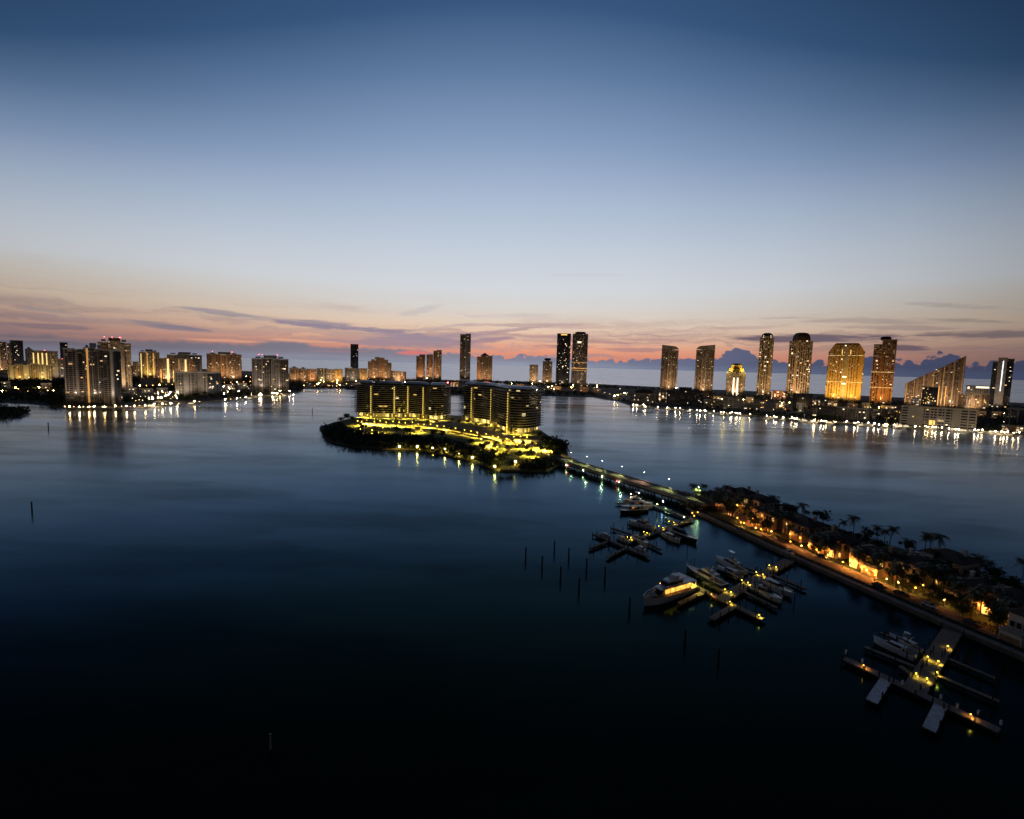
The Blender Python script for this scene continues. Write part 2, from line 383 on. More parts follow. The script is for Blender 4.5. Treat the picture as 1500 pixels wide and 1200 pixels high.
for a_ in ((515, 481, 130, 6, 13, (142, 130, 148), .8), (600, 493, 100, 8, 9, (152, 136, 152), .7), (560, 503, 110, 6, 5, (158, 134, 146), .6), (725, 486, 90, 4, -9, (168, 142, 150), .75), (770, 476, 120, 3, -2, (186, 160, 160), .6), (800, 493, 100, 4, 4, (176, 140, 144), .7),
   (700, 500, 70, 5, -9, (160, 132, 146), .7), (865, 500, 70, 3, 3, (170, 132, 136), .7), (660, 478, 70, 3, -10, (190, 172, 172), .5), (740, 463, 90, 3, -3, (198, 188, 188), .4), (950, 498, 80, 3, 1, (176, 138, 138), .6), (990, 486, 90, 3, -4, (196, 170, 160), .5),
   (420, 468, 120, 3, 12, (176, 158, 156), .5), (300, 488, 110, 3, 5, (190, 146, 136), .5), (180, 470, 160, 4, 8, (160, 140, 138), .4), (60, 478, 110, 5, 4, (120, 106, 116), .7), (1100, 480, 120, 3, -3, (176, 152, 146), .5), (1300, 480, 120, 4, 2, (136, 118, 120), .5), (1420, 470, 100, 4, 3, (116, 104, 108), .5)):
    streak(*a_)
# cumulus bank along the sea horizon
bank = [(-80, 488), (0, 484), (60, 486), (130, 494), (200, 494), (300, 497), (352, 500), (420, 496), (480, 505), (560, 508), (640, 514), (700, 521), (760, 520), (800, 521), (850, 524), (900, 527),
        (960, 524), (1000, 524), (1040, 522), (1062, 516), (1084, 510), (1100, 516), (1118, 524), (1170, 530), (1230, 528), (1300, 524), (1340, 530), (1384, 517), (1402, 520), (1430, 532), (1470, 528), (1500, 526), (1580, 526)]
lo, hi = -52, 52
pts = sorted((AE(px, py) for px, py in bank))
hz = g.n('ShaderNodeFloatCurve'); cv = hz.mapping.curves[0]
P = [((a - lo) / (hi - lo), e / 4.0) for a, e in pts if lo < a < hi]
cv.points[0].location = (0, P[0][1]); cv.points[1].location = (1, P[-1][1])
for a, e in P: cv.points.new(a, e)
for p in cv.points: p.handle_type = 'AUTO'
hz.mapping.update(); g.set(hz.inputs['Value'], g.m('DIVIDE', g.m('SUBTRACT', A, lo), hi - lo))
top = g.m('MULTIPLY', hz.outputs[0], 4.0)
vor = g.n('ShaderNodeTexVoronoi', voronoi_dimensions='3D', feature='SMOOTH_F1'); vor.inputs['Scale'].default_value = 1; vor.inputs['Smoothness'].default_value = .25
g.set(vor.inputs['Vector'], g.xyz(g.m('MULTIPLY', A, 1.15), g.m('MULTIPLY', E, 1.35), 2.0))
puff = g.m('SUBTRACT', .42, vor.outputs['Distance'])
fine = g.m('SUBTRACT', g.noise(g.xyz(g.m('MULTIPLY', A, 1.5), g.m('MULTIPLY', E, 2.2), 7.7), 1.0, 5, .6), .5)
amt = g.ramp(g.m('DIVIDE', g.m('ADD', A, 52), 104), [(0, .2), (.33, .25), (.42, .6), (.5, 1), (1, 1)])
edge = g.m('ADD', top, g.m('MULTIPLY', amt, g.m('ADD', g.m('MULTIPLY', puff, .95), g.m('MULTIPLY', fine, 1.1))))
bmask = g.ss(g.m('SUBTRACT', edge, E), -.02, g.ramp(g.m('DIVIDE', g.m('ADD', A, 52), 104), [(0, .6), (.3, .55), (.45, .22), (.52, .13), (1, .16)]))
bcol = g.ramp(g.m('DIVIDE', g.m('ADD', A, 60), 120), [(0, s2l((98, 92, 101))), (.16, s2l((112, 106, 117))), (.3, s2l((127, 122, 136))), (.45, s2l((138, 134, 150))), (.55, s2l((128, 128, 150))), (.66, s2l((106, 110, 138))), (.8, s2l((74, 80, 108))), (.92, s2l((60, 62, 86))), (1, s2l((50, 52, 72)))])
pale = g.ramp(g.m('DIVIDE', g.m('ADD', A, 60), 120), [(0, s2l((110, 104, 122))), (.3, s2l((140, 146, 164))), (.5, s2l((150, 158, 176))), (.66, s2l((118, 128, 152))), (.85, s2l((74, 84, 112))), (1, s2l((54, 60, 82)))])
bcol = g.mix(g.m('MULTIPLY', g.ss(E, 1.0, 0.05), .75), bcol, pale)
bcol = mulc(bcol, g.ramp(fine, [(.0, .93), (.5, 1.05)]), .6)
bcol = mulc(bcol, g.ramp(n2, [(.3, .86), (.7, 1.12)]), .8)
col = g.mix(bmask, col, bcol)
for a_ in ((606, 517, 26, 4, 0, (226, 120, 112), .8), (330, 499, 70, 2.5, 3, (226, 160, 132), .7), (445, 500, 60, 3, 3, (230, 168, 138), .7), (40, 497, 90, 3, 2, (140, 116, 120), .6), (500, 515, 60, 3, 0, (168, 126, 132), .5), (170, 503, 80, 3, 2, (138, 116, 122), .5)):
    streak(*a_)
# warm low band only near the sunrise
g.set(bg.inputs['Color'], col); bg.inputs['Strength'].default_value = 1.0

# ------------------------------------------------------------------ water
mt, gw, b = newmat('bay water')
nt = mt.node_tree; nt.nodes.remove(b); out = nt.nodes['Material Output']
gm = gw.n('ShaderNodeNewGeometry')
spw = gw.n('ShaderNodeSeparateXYZ'); gw.set(spw.inputs[0], gm.outputs['Position'])
far = gw.n('ShaderNodeVectorMath', operation='LENGTH'); gw.set(far.inputs[0], gm.outputs['Position'])
lanes = gw.noise(gw.xyz(gw.m('MULTIPLY', spw.outputs[0], .0035), gw.m('MULTIPLY', spw.outputs[1], .012), 0), 1.0, 5, .6)
ln2 = gw.noise(gw.xyz(gw.m('ADD', gw.m('MULTIPLY', spw.outputs[0], .008), gw.m('MULTIPLY', lanes, 3)), gw.m('MULTIPLY', spw.outputs[1], .022), 8), 1.0, 5, .6)
g2 = gw.noise(gw.xyz(gw.m('MULTIPLY', spw.outputs[0], .03), gw.m('MULTIPLY', spw.outputs[1], .09), 4), 1.0, 4, .55)
# open ocean beyond the beach has waves, the bay is almost calm
sea = gw.ss(gw.m('ADD', spw.outputs[1], gw.m('MULTIPLY', spw.outputs[0], .62)), 2150, 2500)
ro = gw.m('ADD', gw.ramp(lanes, [(.38, .15), (.5, .19), (.6, .245)]), gw.m('MULTIPLY', gw.m('SUBTRACT', g2, .5), gw.m('MULTIPLY', gw.ss(far.outputs['Value'], 1100, 300), .06)))
gl = gw.n('ShaderNodeBsdfGlossy', distribution='GGX')
gw.set(gl.inputs['Roughness'], gw.m('ADD', ro, gw.m('MULTIPLY', sea, .12)))
df = gw.n('ShaderNodeBsdfDiffuse'); df.inputs['Color'].default_value = (.003, .011, .006, 1)
fr = gw.n('ShaderNodeFresnel'); fr.inputs['IOR'].default_value = 1.33
wtint = gw.ramp(fr.outputs[0], [(.02, (.22, .56, .34)), (.07, (.28, .56, .58)), (.12, (.34, .64, .9)), (.2, (.4, .68, 1)), (.4, (.7, .84, 1)), (.65, (.92, .94, 1))])
wl = gw.ramp(gw.m('ADD', gw.m('MULTIPLY', lanes, .7), gw.m('MULTIPLY', ln2, .3)), [(.42, .58), (.5, .82), (.58, 1.0)])
vm = gw.n('ShaderNodeVectorMath', operation='MULTIPLY'); gw.set(vm.inputs[0], wtint); gw.set(vm.inputs[1], wl)
gw.set(gl.inputs['Color'], gw.mix(sea, vm.outputs[0], (.96, .95, .96)))
refl = gw.m('MINIMUM', gw.m('MULTIPLY', gw.m('POWER', fr.outputs[0], 1.22), 1.3), .97)
mx = gw.n('ShaderNodeMixShader'); gw.set(mx.inputs[0], refl); nt.links.new(df.outputs[0], mx.inputs[1]); nt.links.new(gl.outputs[0], mx.inputs[2])
nt.links.new(mx.outputs[0], out.inputs['Surface'])
mb = MB(); S = 260000
mb.face([(-S, -3000, 0), (S, -3000, 0), (S, S, 0), (-S, S, 0)])
tag(mb.build('water', mt), kind='structure')

# ------------------------------------------------------------------ land
def px_poly(pts, z=0): return [at(x, y, z) for x, y in pts]
def land(name, pts, z, m, z0=-2.0, side=None):
    mb = MB(); poly = [(p.x, p.y) for p in (at(x, y, 0) for x, y in pts)]
    mb.prism(poly, z0, z, 1 if side else 0, 0)
    return tag(mb.build(name, [M[m], M[side]] if side else M[m]), kind='structure')
GZ = 1.6
SHORE = [(-260, 612), (-40, 594), (0, 589), (50, 592), (95, 598), (190, 597), (250, 593), (330, 587), (385, 581), (422, 577.5), (441, 573.5), (446, 569.5), (500, 569),
         (525, 572), (600, 576), (660, 579), (690, 579), (780, 580), (868, 582), (905, 588), (920, 593), (960, 598), (1000, 601), (1060, 606), (1140, 612.5),
         (1200, 618), (1300, 624), (1400, 630), (1500, 636.5), (1640, 645)]
BACK = [(1640, 596), (1500, 591), (1320, 583), (1160, 576), (1050, 571.5), (950, 569), (900, 566), (850, 562), (740, 559), (600, 556), (500, 553), (400, 546), (300, 541), (200, 536), (100, 531.5), (0, 527), (-260, 519)]
land('shore_ground', SHORE + BACK, GZ, 'ground', side='seawall')
# beach strip behind the far trees
land('beach', [(980, 571), (900, 567.5), (850, 563.5), (740, 560.5), (740, 558.6), (850, 561.4), (900, 564.4), (980, 568)], GZ + .1, 'sand', z0=-1)
ISLET = [(-60, 600), (10, 596), (33, 599), (42, 604), (30, 611), (0, 616), (-60, 620)]
land('islet_ground', ISLET, .9, 'ground')
ISLE = [(468, 628), (474, 640), (486, 650), (520, 657), (560, 659), (600, 659), (642, 666), (690, 676), (732, 691), (765, 692), (800, 692), (822, 680), (832, 668), (828, 655), (806, 642), (792, 632),
        (760, 622), (700, 613), (640, 608), (560, 609), (520, 613), (490, 620)]
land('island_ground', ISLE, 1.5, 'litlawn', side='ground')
# yacht club peninsula: a strip along the seawall
SW = [at(1005, 745), at(1018, 753), at(1160, 820.5), at(1280, 874), at(1395, 925), at(1500, 970), at(1640, 1035)]
D = (SW[5] - SW[2]).normalized(); NL = Vector((-D.y, D.x, 0))
if NL.x < 0: NL = -NL
PZ = 1.5
def strip_z(pts, t0, t1, z, name, m, z0=None, side=None):
    mb = MB(); a = [p + NL * t0 for p in pts]; c = [p + NL * t1 for p in pts]
    if z0 is None:
        for i in range(len(pts) - 1): mb.face([(a[i].x, a[i].y, z), (a[i+1].x, a[i+1].y, z), (c[i+1].x, c[i+1].y, z), (c[i].x, c[i].y, z)])
    else: mb.prism([(p.x, p.y) for p in a + c[::-1]], z0, z, 1 if side else 0, 0)
    return tag(mb.build(name, [M[m], M[side]] if side else M[m]), kind='structure')
back = [at(x, y) for x, y in [(1640, 912), (1500, 860), (1400, 832), (1300, 802), (1200, 768), (1130, 738), (1080, 723), (1036, 723), (1010, 730)]]
mb = MB(); mb.prism([(p.x, p.y) for p in SW + back], -2, PZ, 1, 0)
tag(mb.build('peninsula_ground', [M['lawn'], M['seawall']]), kind='structure')
strip_z(SW[1:], .0, 1.1, PZ + .3, 'seawall_cap', 'seawall', -1.5)
strip_z(SW[1:], 1.6, 3.0, PZ + .012, 'footpath', 'seawall')
strip_z([at(1028, 742) + NL * 2] + SW[2:], 4.0, 11.5, PZ + .02, 'brick_road', 'paver')
strip_z([at(1028, 742) + NL * 2] + SW[2:], 11.5, 11.8, PZ + .14, 'kerb', 'seawall', PZ - .5)
strip_z([at(1028, 742) + NL * 2] + SW[2:], 3.7, 4.0, PZ + .14, 'kerb', 'seawall', PZ - .5)

# ------------------------------------------------------------------ trees
def crown_mb(R, hz, n, leaf, clumps=7, rn=None):
    rn = rn or random.Random(RN.random()); mb = MB()
    cs = [(Vector((rn.gauss(0, .45) * R, rn.gauss(0, .45) * R, rn.uniform(-.5, .6) * hz)), rn.uniform(.35, .6)) for _ in range(clumps)]
    for c, k in cs:
        for _ in range(n // clumps):
            d = Vector((rn.gauss(0, 1), rn.gauss(0, 1), rn.gauss(0, .8))).normalized() * rn.uniform(.55, 1) * k
            mb.leaf((c.x + d.x * R, c.y + d.y * R, c.z + d.z * hz), leaf * rn.uniform(.6, 1.3), rn)
    return mb
TREES = []
for k in range(4):
    r = thing('broadleaf_tree', 'x', 'tree', (0, 0, -500))
    H = 7 + k
    mb = MB(); mb.tube((0, 0, 0), (.15, 0, H * .5), .3, .2, 6)
    for q in range(4):
        an = q * 1.6 + k; mb.tube((.15, 0, H * .42), (math.cos(an) * 1.8, math.sin(an) * 1.8, H * .72), .14, .05, 5)
    mb.build('trunk', M['bark'], r)
    c = crown_mb(3.1 + .3 * k, H * .38, 420, .62, 12).build('crown', M['leaf'], r); c.location = (0, 0, H * .72)
    TREES.append(r)
PALMS = []
def palm_proto(H, lean, nf, L):
    r = thing('palm_tree', 'x', 'palm tree', (0, 0, -500))
    mb = MB(); pts = [Vector((lean * (i / 5) ** 2, 0, H * i / 5)) for i in range(6)]
    for a, b_ in zip(pts, pts[1:]): mb.tube(a, b_, .2 - .012 * a.z * 10 / H * .5, .19 - .012 * b_.z * 10 / H * .5, 6)
    mb.build('trunk', M['bark'], r)
    mb = MB(); tp = pts[-1]
    for i in range(nf):
        an = 2 * PI * i / nf + RN.uniform(-.2, .2); up = RN.uniform(-.75, 1.25); l = L * RN.uniform(.85, 1.15)
        ps = []
        for k in range(8):
            t = k / 7; ps.append(tp + Vector((math.cos(an) * l * t * math.cos(up * (1 - t)), math.sin(an) * l * t * math.cos(up * (1 - t)), l * (math.sin(up) * t - (.55 + .2 * (up > .5)) * t * t))))
        sd = Vector((-math.sin(an), math.cos(an), 0))
        for k in range(7):
            a, b_ = ps[k], ps[k + 1]; wd = .95 * math.sin(PI * min(1, .12 + k / 7.5)) + .06
            for sg in (-1, 1):
                mid = a.lerp(b_, .55)
                mb.face([a, mid, a.lerp(b_, .9) + sd * sg * wd + Vector((0, 0, -.45 * wd)), a.lerp(b_, .35) + sd * sg * wd * .8 + Vector((0, 0, -.35 * wd))])
    mb.build('crown', M['palm'], r)
    return r
for H, ln, nf, L in ((8.6, .6, 26, 3.3), (7, -.5, 24, 3.0), (10.2, 1.0, 28, 3.5)): PALMS.append(palm_proto(H, ln, nf, L))
def used(proto, loc, rz, s, label, group):
    return dup(proto, loc, rz, s, label, group)
def tree(px, py, s, label, group, kind='tree', z=PZ, k=None):
    lst = TREES if kind == 'tree' else PALMS
    k = RN.randrange(len(lst)) if k is None else k
    p = at(px, py, z); return used(lst[k], (p.x, p.y, z - .05), RN.uniform(0, 6.28), s, label, group)
def inpoly(x, y, P):
    c = False; j = len(P) - 1
    for i in range(len(P)):
        if (P[i][1] > y) != (P[j][1] > y) and x < (P[j][0] - P[i][0]) * (y - P[i][1]) / (P[j][1] - P[i][1]) + P[i][0]: c = not c
        j = i
    return c
def scatter(P, n, rn=RN):
    xs = [p[0] for p in P]; ys = [p[1] for p in P]; out = []
    while len(out) < n:
        x, y = rn.uniform(min(xs), max(xs)), rn.uniform(min(ys), max(ys))
        if inpoly(x, y, P): out.append((x, y))
    return out
def canopy(name, P, n, h, leaf, label, cat, per=12, sp=1.6, m='leafd', z=GZ):
    """a mass of foliage nobody could count"""
    mb = MB()
    for x, y in scatter(P, n):
        p = at(x, y, z); hh = h * RN.uniform(.55, 1.1)
        for _ in range(per):
            f = RN.random() ** .7
            mb.leaf((p.x + RN.gauss(0, sp), p.y + RN.gauss(0, sp), z + hh * f), leaf * RN.uniform(.6, 1.3))
    return tag(mb.build(name, M[m]), label, cat, kind='stuff')

# ------------------------------------------------------------------ lamps
_lm = {}
def lamp_mesh(h, r, key):
    k = (h, r, key)
    if k not in _lm:
        pm = MB(); pm.tube((0, 0, 0), (0, 0, h), max(.07, min(.13, r * .22)), None, 5); pm.tube((0, 0, 0), (0, 0, .4), max(.14, r * .4), None, 6)
        bm_ = MB(); bm_.lathe([(0, -r), (r, 0), (0, r)], 6 if h > 2.6 else 8)
        _lm[k] = (pm.mesh('lamp_pole', [M['pole']]), bm_.mesh('lamp_bulb', [L_[key]]))
    return _lm[k]
def lamp(px, py, key, label, group, h=5, r=.4, gz=GZ, name='street_lamp', P=None, pw=0, pc=None):
    p = at(px, py, gz + h) if P is None else P
    t = thing(name, label, 'lamp', (p.x, p.y, gz), 0, group)
    a, b_ = lamp_mesh(h, r, key)
    link('pole', a, t); link('bulb', b_, t, (0, 0, h + r * .8))
    if pw:
        l = bpy.data.lights.new('lamp_light', 'SPOT'); l.spot_size = math.radians(165); l.spot_blend = .5; l.energy = pw; l.color = pc; l.shadow_soft_size = .12
        o = bpy.data.objects.new('lamp_light', l); COL.objects.link(o); o.parent = t; o.location = (.35, 0, h - r - .15)
    return t
def along(pl, x):
    for a, b_ in zip(pl, pl[1:]):
        if a[0] <= x <= b_[0] and b_[0] > a[0]: return a[1] + (b_[1] - a[1]) * (x - a[0]) / (b_[0] - a[0])
# ------------------------------------------------------------------ towers
WINM = {}
def winmesh(wd, hg, key):
    k = (wd, hg, key)
    if k not in WINM:
        mb = MB(); mb.box(0, 0, 0, wd, .3, hg); WINM[k] = mb.mesh('window', [W_[key]])
    return WINM[k]
def frame_for(x0, x1, yb):
    xc = (x0 + x1) / 2; P = at(xc, yb); dist = math.hypot(P.x, P.y); A_ = math.atan2(P.x, P.y)
    a0 = math.atan2(*at(x0, yb).xy) - A_; a1 = math.atan2(*at(x1, yb).xy) - A_
    return P, dist, A_, dist * (math.tan(a1) - math.tan(a0))
def floods(t, w_, d, h, col, power, n=1, up=.5):  # spots without fixtures: uplight on the warm towers, added brightening on the others
    for i in range(n):
        l = bpy.data.lights.new('fill_floodlight', 'SPOT'); l.energy = power; l.color = col; l.spot_size = math.radians(130); l.spot_blend = .6; l.shadow_soft_size = .5
        o = bpy.data.objects.new('fill_floodlight', l); COL.objects.link(o); o.parent = t
        x = (i + .5) / n * w_ - w_ / 2; s = Vector((x, -d / 2 - max(18, h * .28), 15)); tg = Vector((x, -d / 2, h * up))
        o.location = s; o.rotation_euler = (tg - s).to_track_quat('-Z', 'Y').to_euler()
def tower(label, x0, x1, yb, yt, d=25, bays=None, m='brown', strips=(), fins=(), crown='flat', win=(8, 'warm'), flood=None, red=0, yaw=0, cat='tower', name='apartment_tower', hk=.38,
          fh=3.2, bands=(), finm='concrete', roofm='darkroof', group=None):
    P, dist, A_, w_ = frame_for(x0, x1, yb)
    h = ht(P, yt)
    yr = math.radians(yaw); k = math.cos(yr) + abs(math.sin(yr)) * d / w_; w_ /= k
    c = P + Vector((math.sin(A_), math.cos(A_), 0)) * (d / 2)
    t = thing(name, label, cat, (c.x, c.y, GZ - .3), -A_ + yr, group)
    h -= GZ - .3
    bays = bays or [(0, 1, 0, 1, m)]
    fr = []
    for i, bb in enumerate(bays):
        u0, u1, off, hf, bm_ = bb[:5]
        X0, X1 = (u0 - .5) * w_ + .03, (u1 - .5) * w_ - .03; y0 = -d / 2 - off; H = h * hf
        mb = MB(); y1 = d / 2 - .3 * i
        if crown == 'chamfer':
            mb.xz([(X0, 0), (X1, 0), (X1, H * .86), (X1 - .14 * w_, H * .985), (X1 - .2 * w_, H), (X0 + .2 * w_, H), (X0 + .14 * w_, H * .985), (X0, H * .86)], y0, y1)
        elif crown == 'slant':
            z0, z1 = H * bb[5], H * bb[6]; mb.xz([(X0, 0), (X1, 0), (X1, z1), (X0, z0)], y0, y1)
        else: mb.prism([(X0, y0), (X1, y0), (X1, y1), (X0, y1)], 0, H, 0, 1)
        mb.build('wall', [M[bm_], M[roofm]], t); fr.append((X0, X1, y0, H, y1))
        if crown not in ('chamfer', 'slant'):
            mb = MB(); e = .5
            for (a, b_, cc, dd) in ((X0 - e, X1 + e, y0 - e, y0 - .02), (X0 - e, X1 + e, y1 + .02, y1 + e), (X0 - e, X0 - .02, y0 - .02, y1 + .02), (X1 + .02, X1 + e, y0 - .02, y1 + .02)):
                mb.bb(a, b_, cc, dd, H - 1.4, H + 1.0)
            mb.build('parapet', M[finm], t)
    def front(u):
        x = (u - .5) * w_
        best = None
        for X0, X1, y0, H, y1 in fr:
            if X0 - .1 <= x <= X1 + .1 and (best is None or y0 < best[0]): best = (y0, H)
        return x, best or (-d / 2, h)
    for u, wm, key in fins:
        x, (y0, H) = front(u); mb = MB()
        H2 = H
        if crown == 'chamfer': H2 = H * (.86 if abs(u - .5) > .4 else .96)
        if crown == 'slant':
            bb = [q for q in bays if q[0] <= u <= q[1]][0]; f_ = (u - bb[0]) / (bb[1] - bb[0]); H2 = h * (bb[5] + (bb[6] - bb[5]) * f_) - .5
        mb.bb(x - wm / 2, x + wm / 2, y0 - 1.1, y0 - .03, 0, H2 - 1.6 if crown != 'slant' else H2); mb.build('pier', M[key], t)
    for u, wm, z0, z1, key in strips:
        x, (y0, H) = front(u); mb = MB(); mb.bb(x - wm / 2, x + wm / 2, y0 - .6, y0 - .04, h * z0, h * z1); mb.build('glow_strip', W_[key], t)  # strip glows by itself for lit columns, stairs, floors and signs
    for z, key, th in bands:
        for X0, X1, y0, H, y1 in fr:
            if H > h * z: mb = MB(); mb.bb(X0 - .7, X1 + .7, y0 - .7, y0 - .04, h * z, h * z + th); mb.build('ledge', M[key] if key in M else W_[key], t)  # ledges given a lit material glow by themselves
    n, key = win
    for _ in range(int(n * .7 + .5)):
        X0, X1, y0, H, y1 = RN.choice(fr)
        if crown == 'slant': H *= min(bays[0][5], .55)
        x = RN.uniform(X0 + 3, X1 - 3) if X1 - X0 > 7 else (X0 + X1) / 2
        z = (int(RN.uniform(1, max(2, H * .9 / fh))) + .5) * fh
        link('window', winmesh(RN.choice((1.6, 2.4)), 1.5, key if RN.random() < .75 else 'white'), t, (x, y0 - .05, z))
    # crowns
    if crown == 'penthouse':
        mb = MB(); mb.bb(-w_ * .18, w_ * .18, -d * .3, d * .3, h + .02, h * 1.0 + 7); mb.bb(w_ * .22, w_ * .36, -d * .25, d * .2, h + .02, h + 4); mb.bb(-w_ * .4, -w_ * .26, -d * .25, d * .2, h + .02, h + 3.4)
        mb.build('penthouse', M[finm], t)
    if crown == 'dome':
        r = w_ * .42; mb = MB(); mb.lathe([(r, h - 2), (r, h + .05), (r * .97, h + r * .3), (r * .88, h + r * .55), (r * .7, h + r * .78), (r * .45, h + r * .86), (0, h + r * .87)], 8, rot=PI / 8)
        mb.build('dome', M['brownroof'], t)
    if crown == 'arch':
        r = w_ * .44; mb = MB(); z = h
        mb.lathe([(r, z), (r, z + 3), (r * .9, z + 7), (r * .62, z + 10), (r * .6, z + 11.5), (0, z + 11.5)], 8, rot=PI / 8); mb.build('dome', M['brownroof'], t)
        for sx in (-.36, .36):
            mb = MB(); mb.xz([(sx * r - r * .27, z - 4), (sx * r + r * .27, z - 4), (sx * r + r * .27, z + 2), (sx * r + r * .14, z + 4.4), (sx * r - r * .14, z + 4.4), (sx * r - r * .27, z + 2)], -d / 2 - 1.6, -d / 2 - .9); mb.build('lit_arch', W_['white'], t)
    if crown in ('sail_l', 'sail_r'):
        sg = -1 if crown == 'sail_l' else 1; hw = w_ / 2
        pr = [(hw, h), (-hw, h)] + [(-hw + 2 * hw * i / 10, h + 16 * (1 - .35 * (i / 10)) * (1 - max(0, (i / 10 - .7) / .3) ** 3 * .8)) for i in range(11)]
        pr = [(x if sg < 0 else -x, z + .03) for x, z in pr]
        mb = MB(); mb.xz(pr, -d / 2 - .6, -d / 2 + 2.0); mb.build('curved_screen', M['concrete'], t)
        mb = MB(); mb.bb(-hw * .6, hw * .6, -d / 2 + 5, d / 2 - 2, h + .04, h + 7); mb.build('penthouse', M['bronze'], t)
    if crown == 'spire':
        mb = MB(); mb.lathe([(w_ * .42, h + .02), (w_ * .3, h + 3), (w_ * .12, h + 9), (0, h + 13)], 4, rot=PI / 4); mb.build('roof', M['redroof'], t)
    if crown == 'hat':
        mb = MB(); q = hk - .04; mb.prism([(-w_*q, -d*q), (w_*q, -d*q), (w_*q, d*q), (-w_*q, d*q)], h + .02, h + 5); mb.taper((-w_*hk, w_*hk, d*hk, d*hk), h + 5.01, (-w_*hk*.6, w_*hk*.6, d*hk*.6, d*hk*.6), h + 10); mb.build('roof', M[roofm], t)
    for i in range(red):
        x = (RN.uniform(-.35, .35)) * w_; mb = MB(); mb.lathe([(0, -.5), (.5, 0), (0, .5)], 6); o = mb.build('warning_light', L_['red'], t)
        o.location = (x, -d * .2, h + (8.2 if crown in ('penthouse',) else 1.2 if crown != 'slant' else 1))
        mb = MB(); mb.tube((0, 0, -8 if crown == 'penthouse' else -2), (0, 0, -.45), .12, None, 5); mb.build('mast', M['pole'], o)
    if flood is None and name != 'waterfront_building': flood = ((1, .74, .52), 0)  # remaining towers get added spots that lift their dim facades
    if flood:
        nf = max(1, round(w_ / 45)); flood = (flood[0], (5.2 if flood[1] == 0 else 24 if flood[1] > 100000 else 14) * h * w_ / nf, nf) + tuple(flood[3:]); floods(t, w_, d + 2 * max(q[2] for q in bays), h, *flood)
    t['hh'] = h; t['ww'] = w_; t['dd'] = d
    return t

AM = (1, .62, .32); YE = (1, .68, .2)
# --- left shore
tower('pale tower at the far left edge with brown window bands', -6, 12, 548, 501, 26, [(0, .5, 2, .98, 'pale'), (.5, 1, 0, 1, 'brown')], win=(8, 'warm'), flood=(AM, 30000))
tower('narrow brown tower squeezed between pale left-edge tower and dark glass tower', 12.6, 18, 548, 503, 20, m='brown', win=(4, 'warm'))
tower('dark blue glass tower behind the wooded left shore', 17.5, 36.5, 549, 499, 30, m='navy', win=(6, 'white'), yaw=8)
tower('pale stepped block beside the dark blue glass tower', 39, 50, 553, 512, 24, [(0, 1, 0, 1, 'pale')], win=(5, 'warm'), crown='penthouse')
tower('low tower with five gold lit columns across its front', 48, 76, 560, 514, 26, m='brown', strips=[(.12, 2.2, .4, .93, 'stripe'), (.36, 2.6, .3, .93, 'stripe'), (.58, 2.6, .3, .93, 'stripe'), (.8, 2.2, .3, .93, 'stripe')], win=(8, 'gold'), red=1, flood=(YE, 30000))
tower('pale slab with dark window columns right of the gold columned tower', 76, 87, 560, 515, 22, m='pale', fins=[(.15, 2, 'concrete'), (.5, 2, 'concrete'), (.85, 2, 'concrete')], win=(5, 'warm'))
tower('small dark tower peeking out behind the big dark triple tower', 90, 101.5, 552, 502, 22, m='navy', win=(3, 'white'), crown='flat')
tower('low teal block at the foot of small dark tower', 86, 97, 560, 526, 18, m='grey', win=(3, 'warm'), red=1)
tower('wide pale apartment slab with eight rounded bays above the left woods', 13, 79, 562, 533, 24,
      [(0, .16, 0, .9, 'pale'), (.16, .34, 2, .95, 'brown'), (.34, .5, 0, .93, 'pale'), (.5, .68, 2, 1, 'brown'), (.68, .84, 0, .96, 'pale'), (.84, 1, 2, .92, 'pale')], win=(10, 'warm'), flood=(YE, 24000, 2))
tower('pale towering slab with red crown behind the dark triple tower', 147, 195, 577, 500, 34, [(0, .3, 0, .97, 'brown'), (.3, .68, 2, 1, 'gridlit'), (.68, .8, 4, .97, 'pale'), (.8, 1, 1, .96, 'gridlit')],
      fins=[(.74, 5, 'concrete')], crown='penthouse', roofm='redroof', finm='cream', win=(16, 'white'), red=4, flood=(AM, 60000))
tower('left wing of the dark waterfront triple tower', 96.5, 127, 591, 511, 30, [(0, .55, 2, 1, 'darkgrid'), (.55, .7, 0, .98, 'grey'), (.7, 1, 2, .99, 'darkgrid')], fins=[(.62, 3, 'concrete'), (.05, 1.2, 'concrete')], win=(5, 'warm'), finm='greyroof')
tower('middle of the dark waterfront triple tower with amber lit stripe', 126.5, 154, 592, 509, 34, [(0, .3, 3, .985, 'brown'), (.3, .6, 1, 1, 'darkgrid'), (.6, 1, 3, .97, 'darkgrid')], fins=[(.42, 1.4, 'concrete'), (.72, 1.4, 'concrete')],
      strips=[(.17, 2.2, .02, .98, 'stripeo')], crown='penthouse', win=(5, 'white'), finm='greyroof')
tower('right bluish wing of the dark waterfront triple tower', 153.5, 180, 594, 513, 34, [(0, .38, 2, 1, 'darkgrid'), (.38, .6, 4, .985, 'grey'), (.6, 1, 0, 1, 'navy')], fins=[(.48, 2.6, 'greyroof')], win=(4, 'white'), finm='greyroof')
tower('small mauve block glimpsed right of the red crowned slab', 195.5, 204, 556, 530, 18, m='brown', win=(3, 'warm'))
tower('two lobed gold striped tower with dark crown on the left shore', 205, 235, 556, 515, 28, [(0, .3, 2, .97, 'brown'), (.3, .48, 0, 1, 'pale'), (.48, .62, 2, .98, 'brown'), (.62, .8, 0, 1, 'pale'), (.8, 1, 2, .97, 'brown')],
      strips=[(.1, 2, .05, .92, 'stripe'), (.39, 2.5, .05, .95, 'stripeo'), (.7, 3, .05, .95, 'stripeo')], crown='penthouse', win=(6, 'gold'), flood=(YE, 40000))
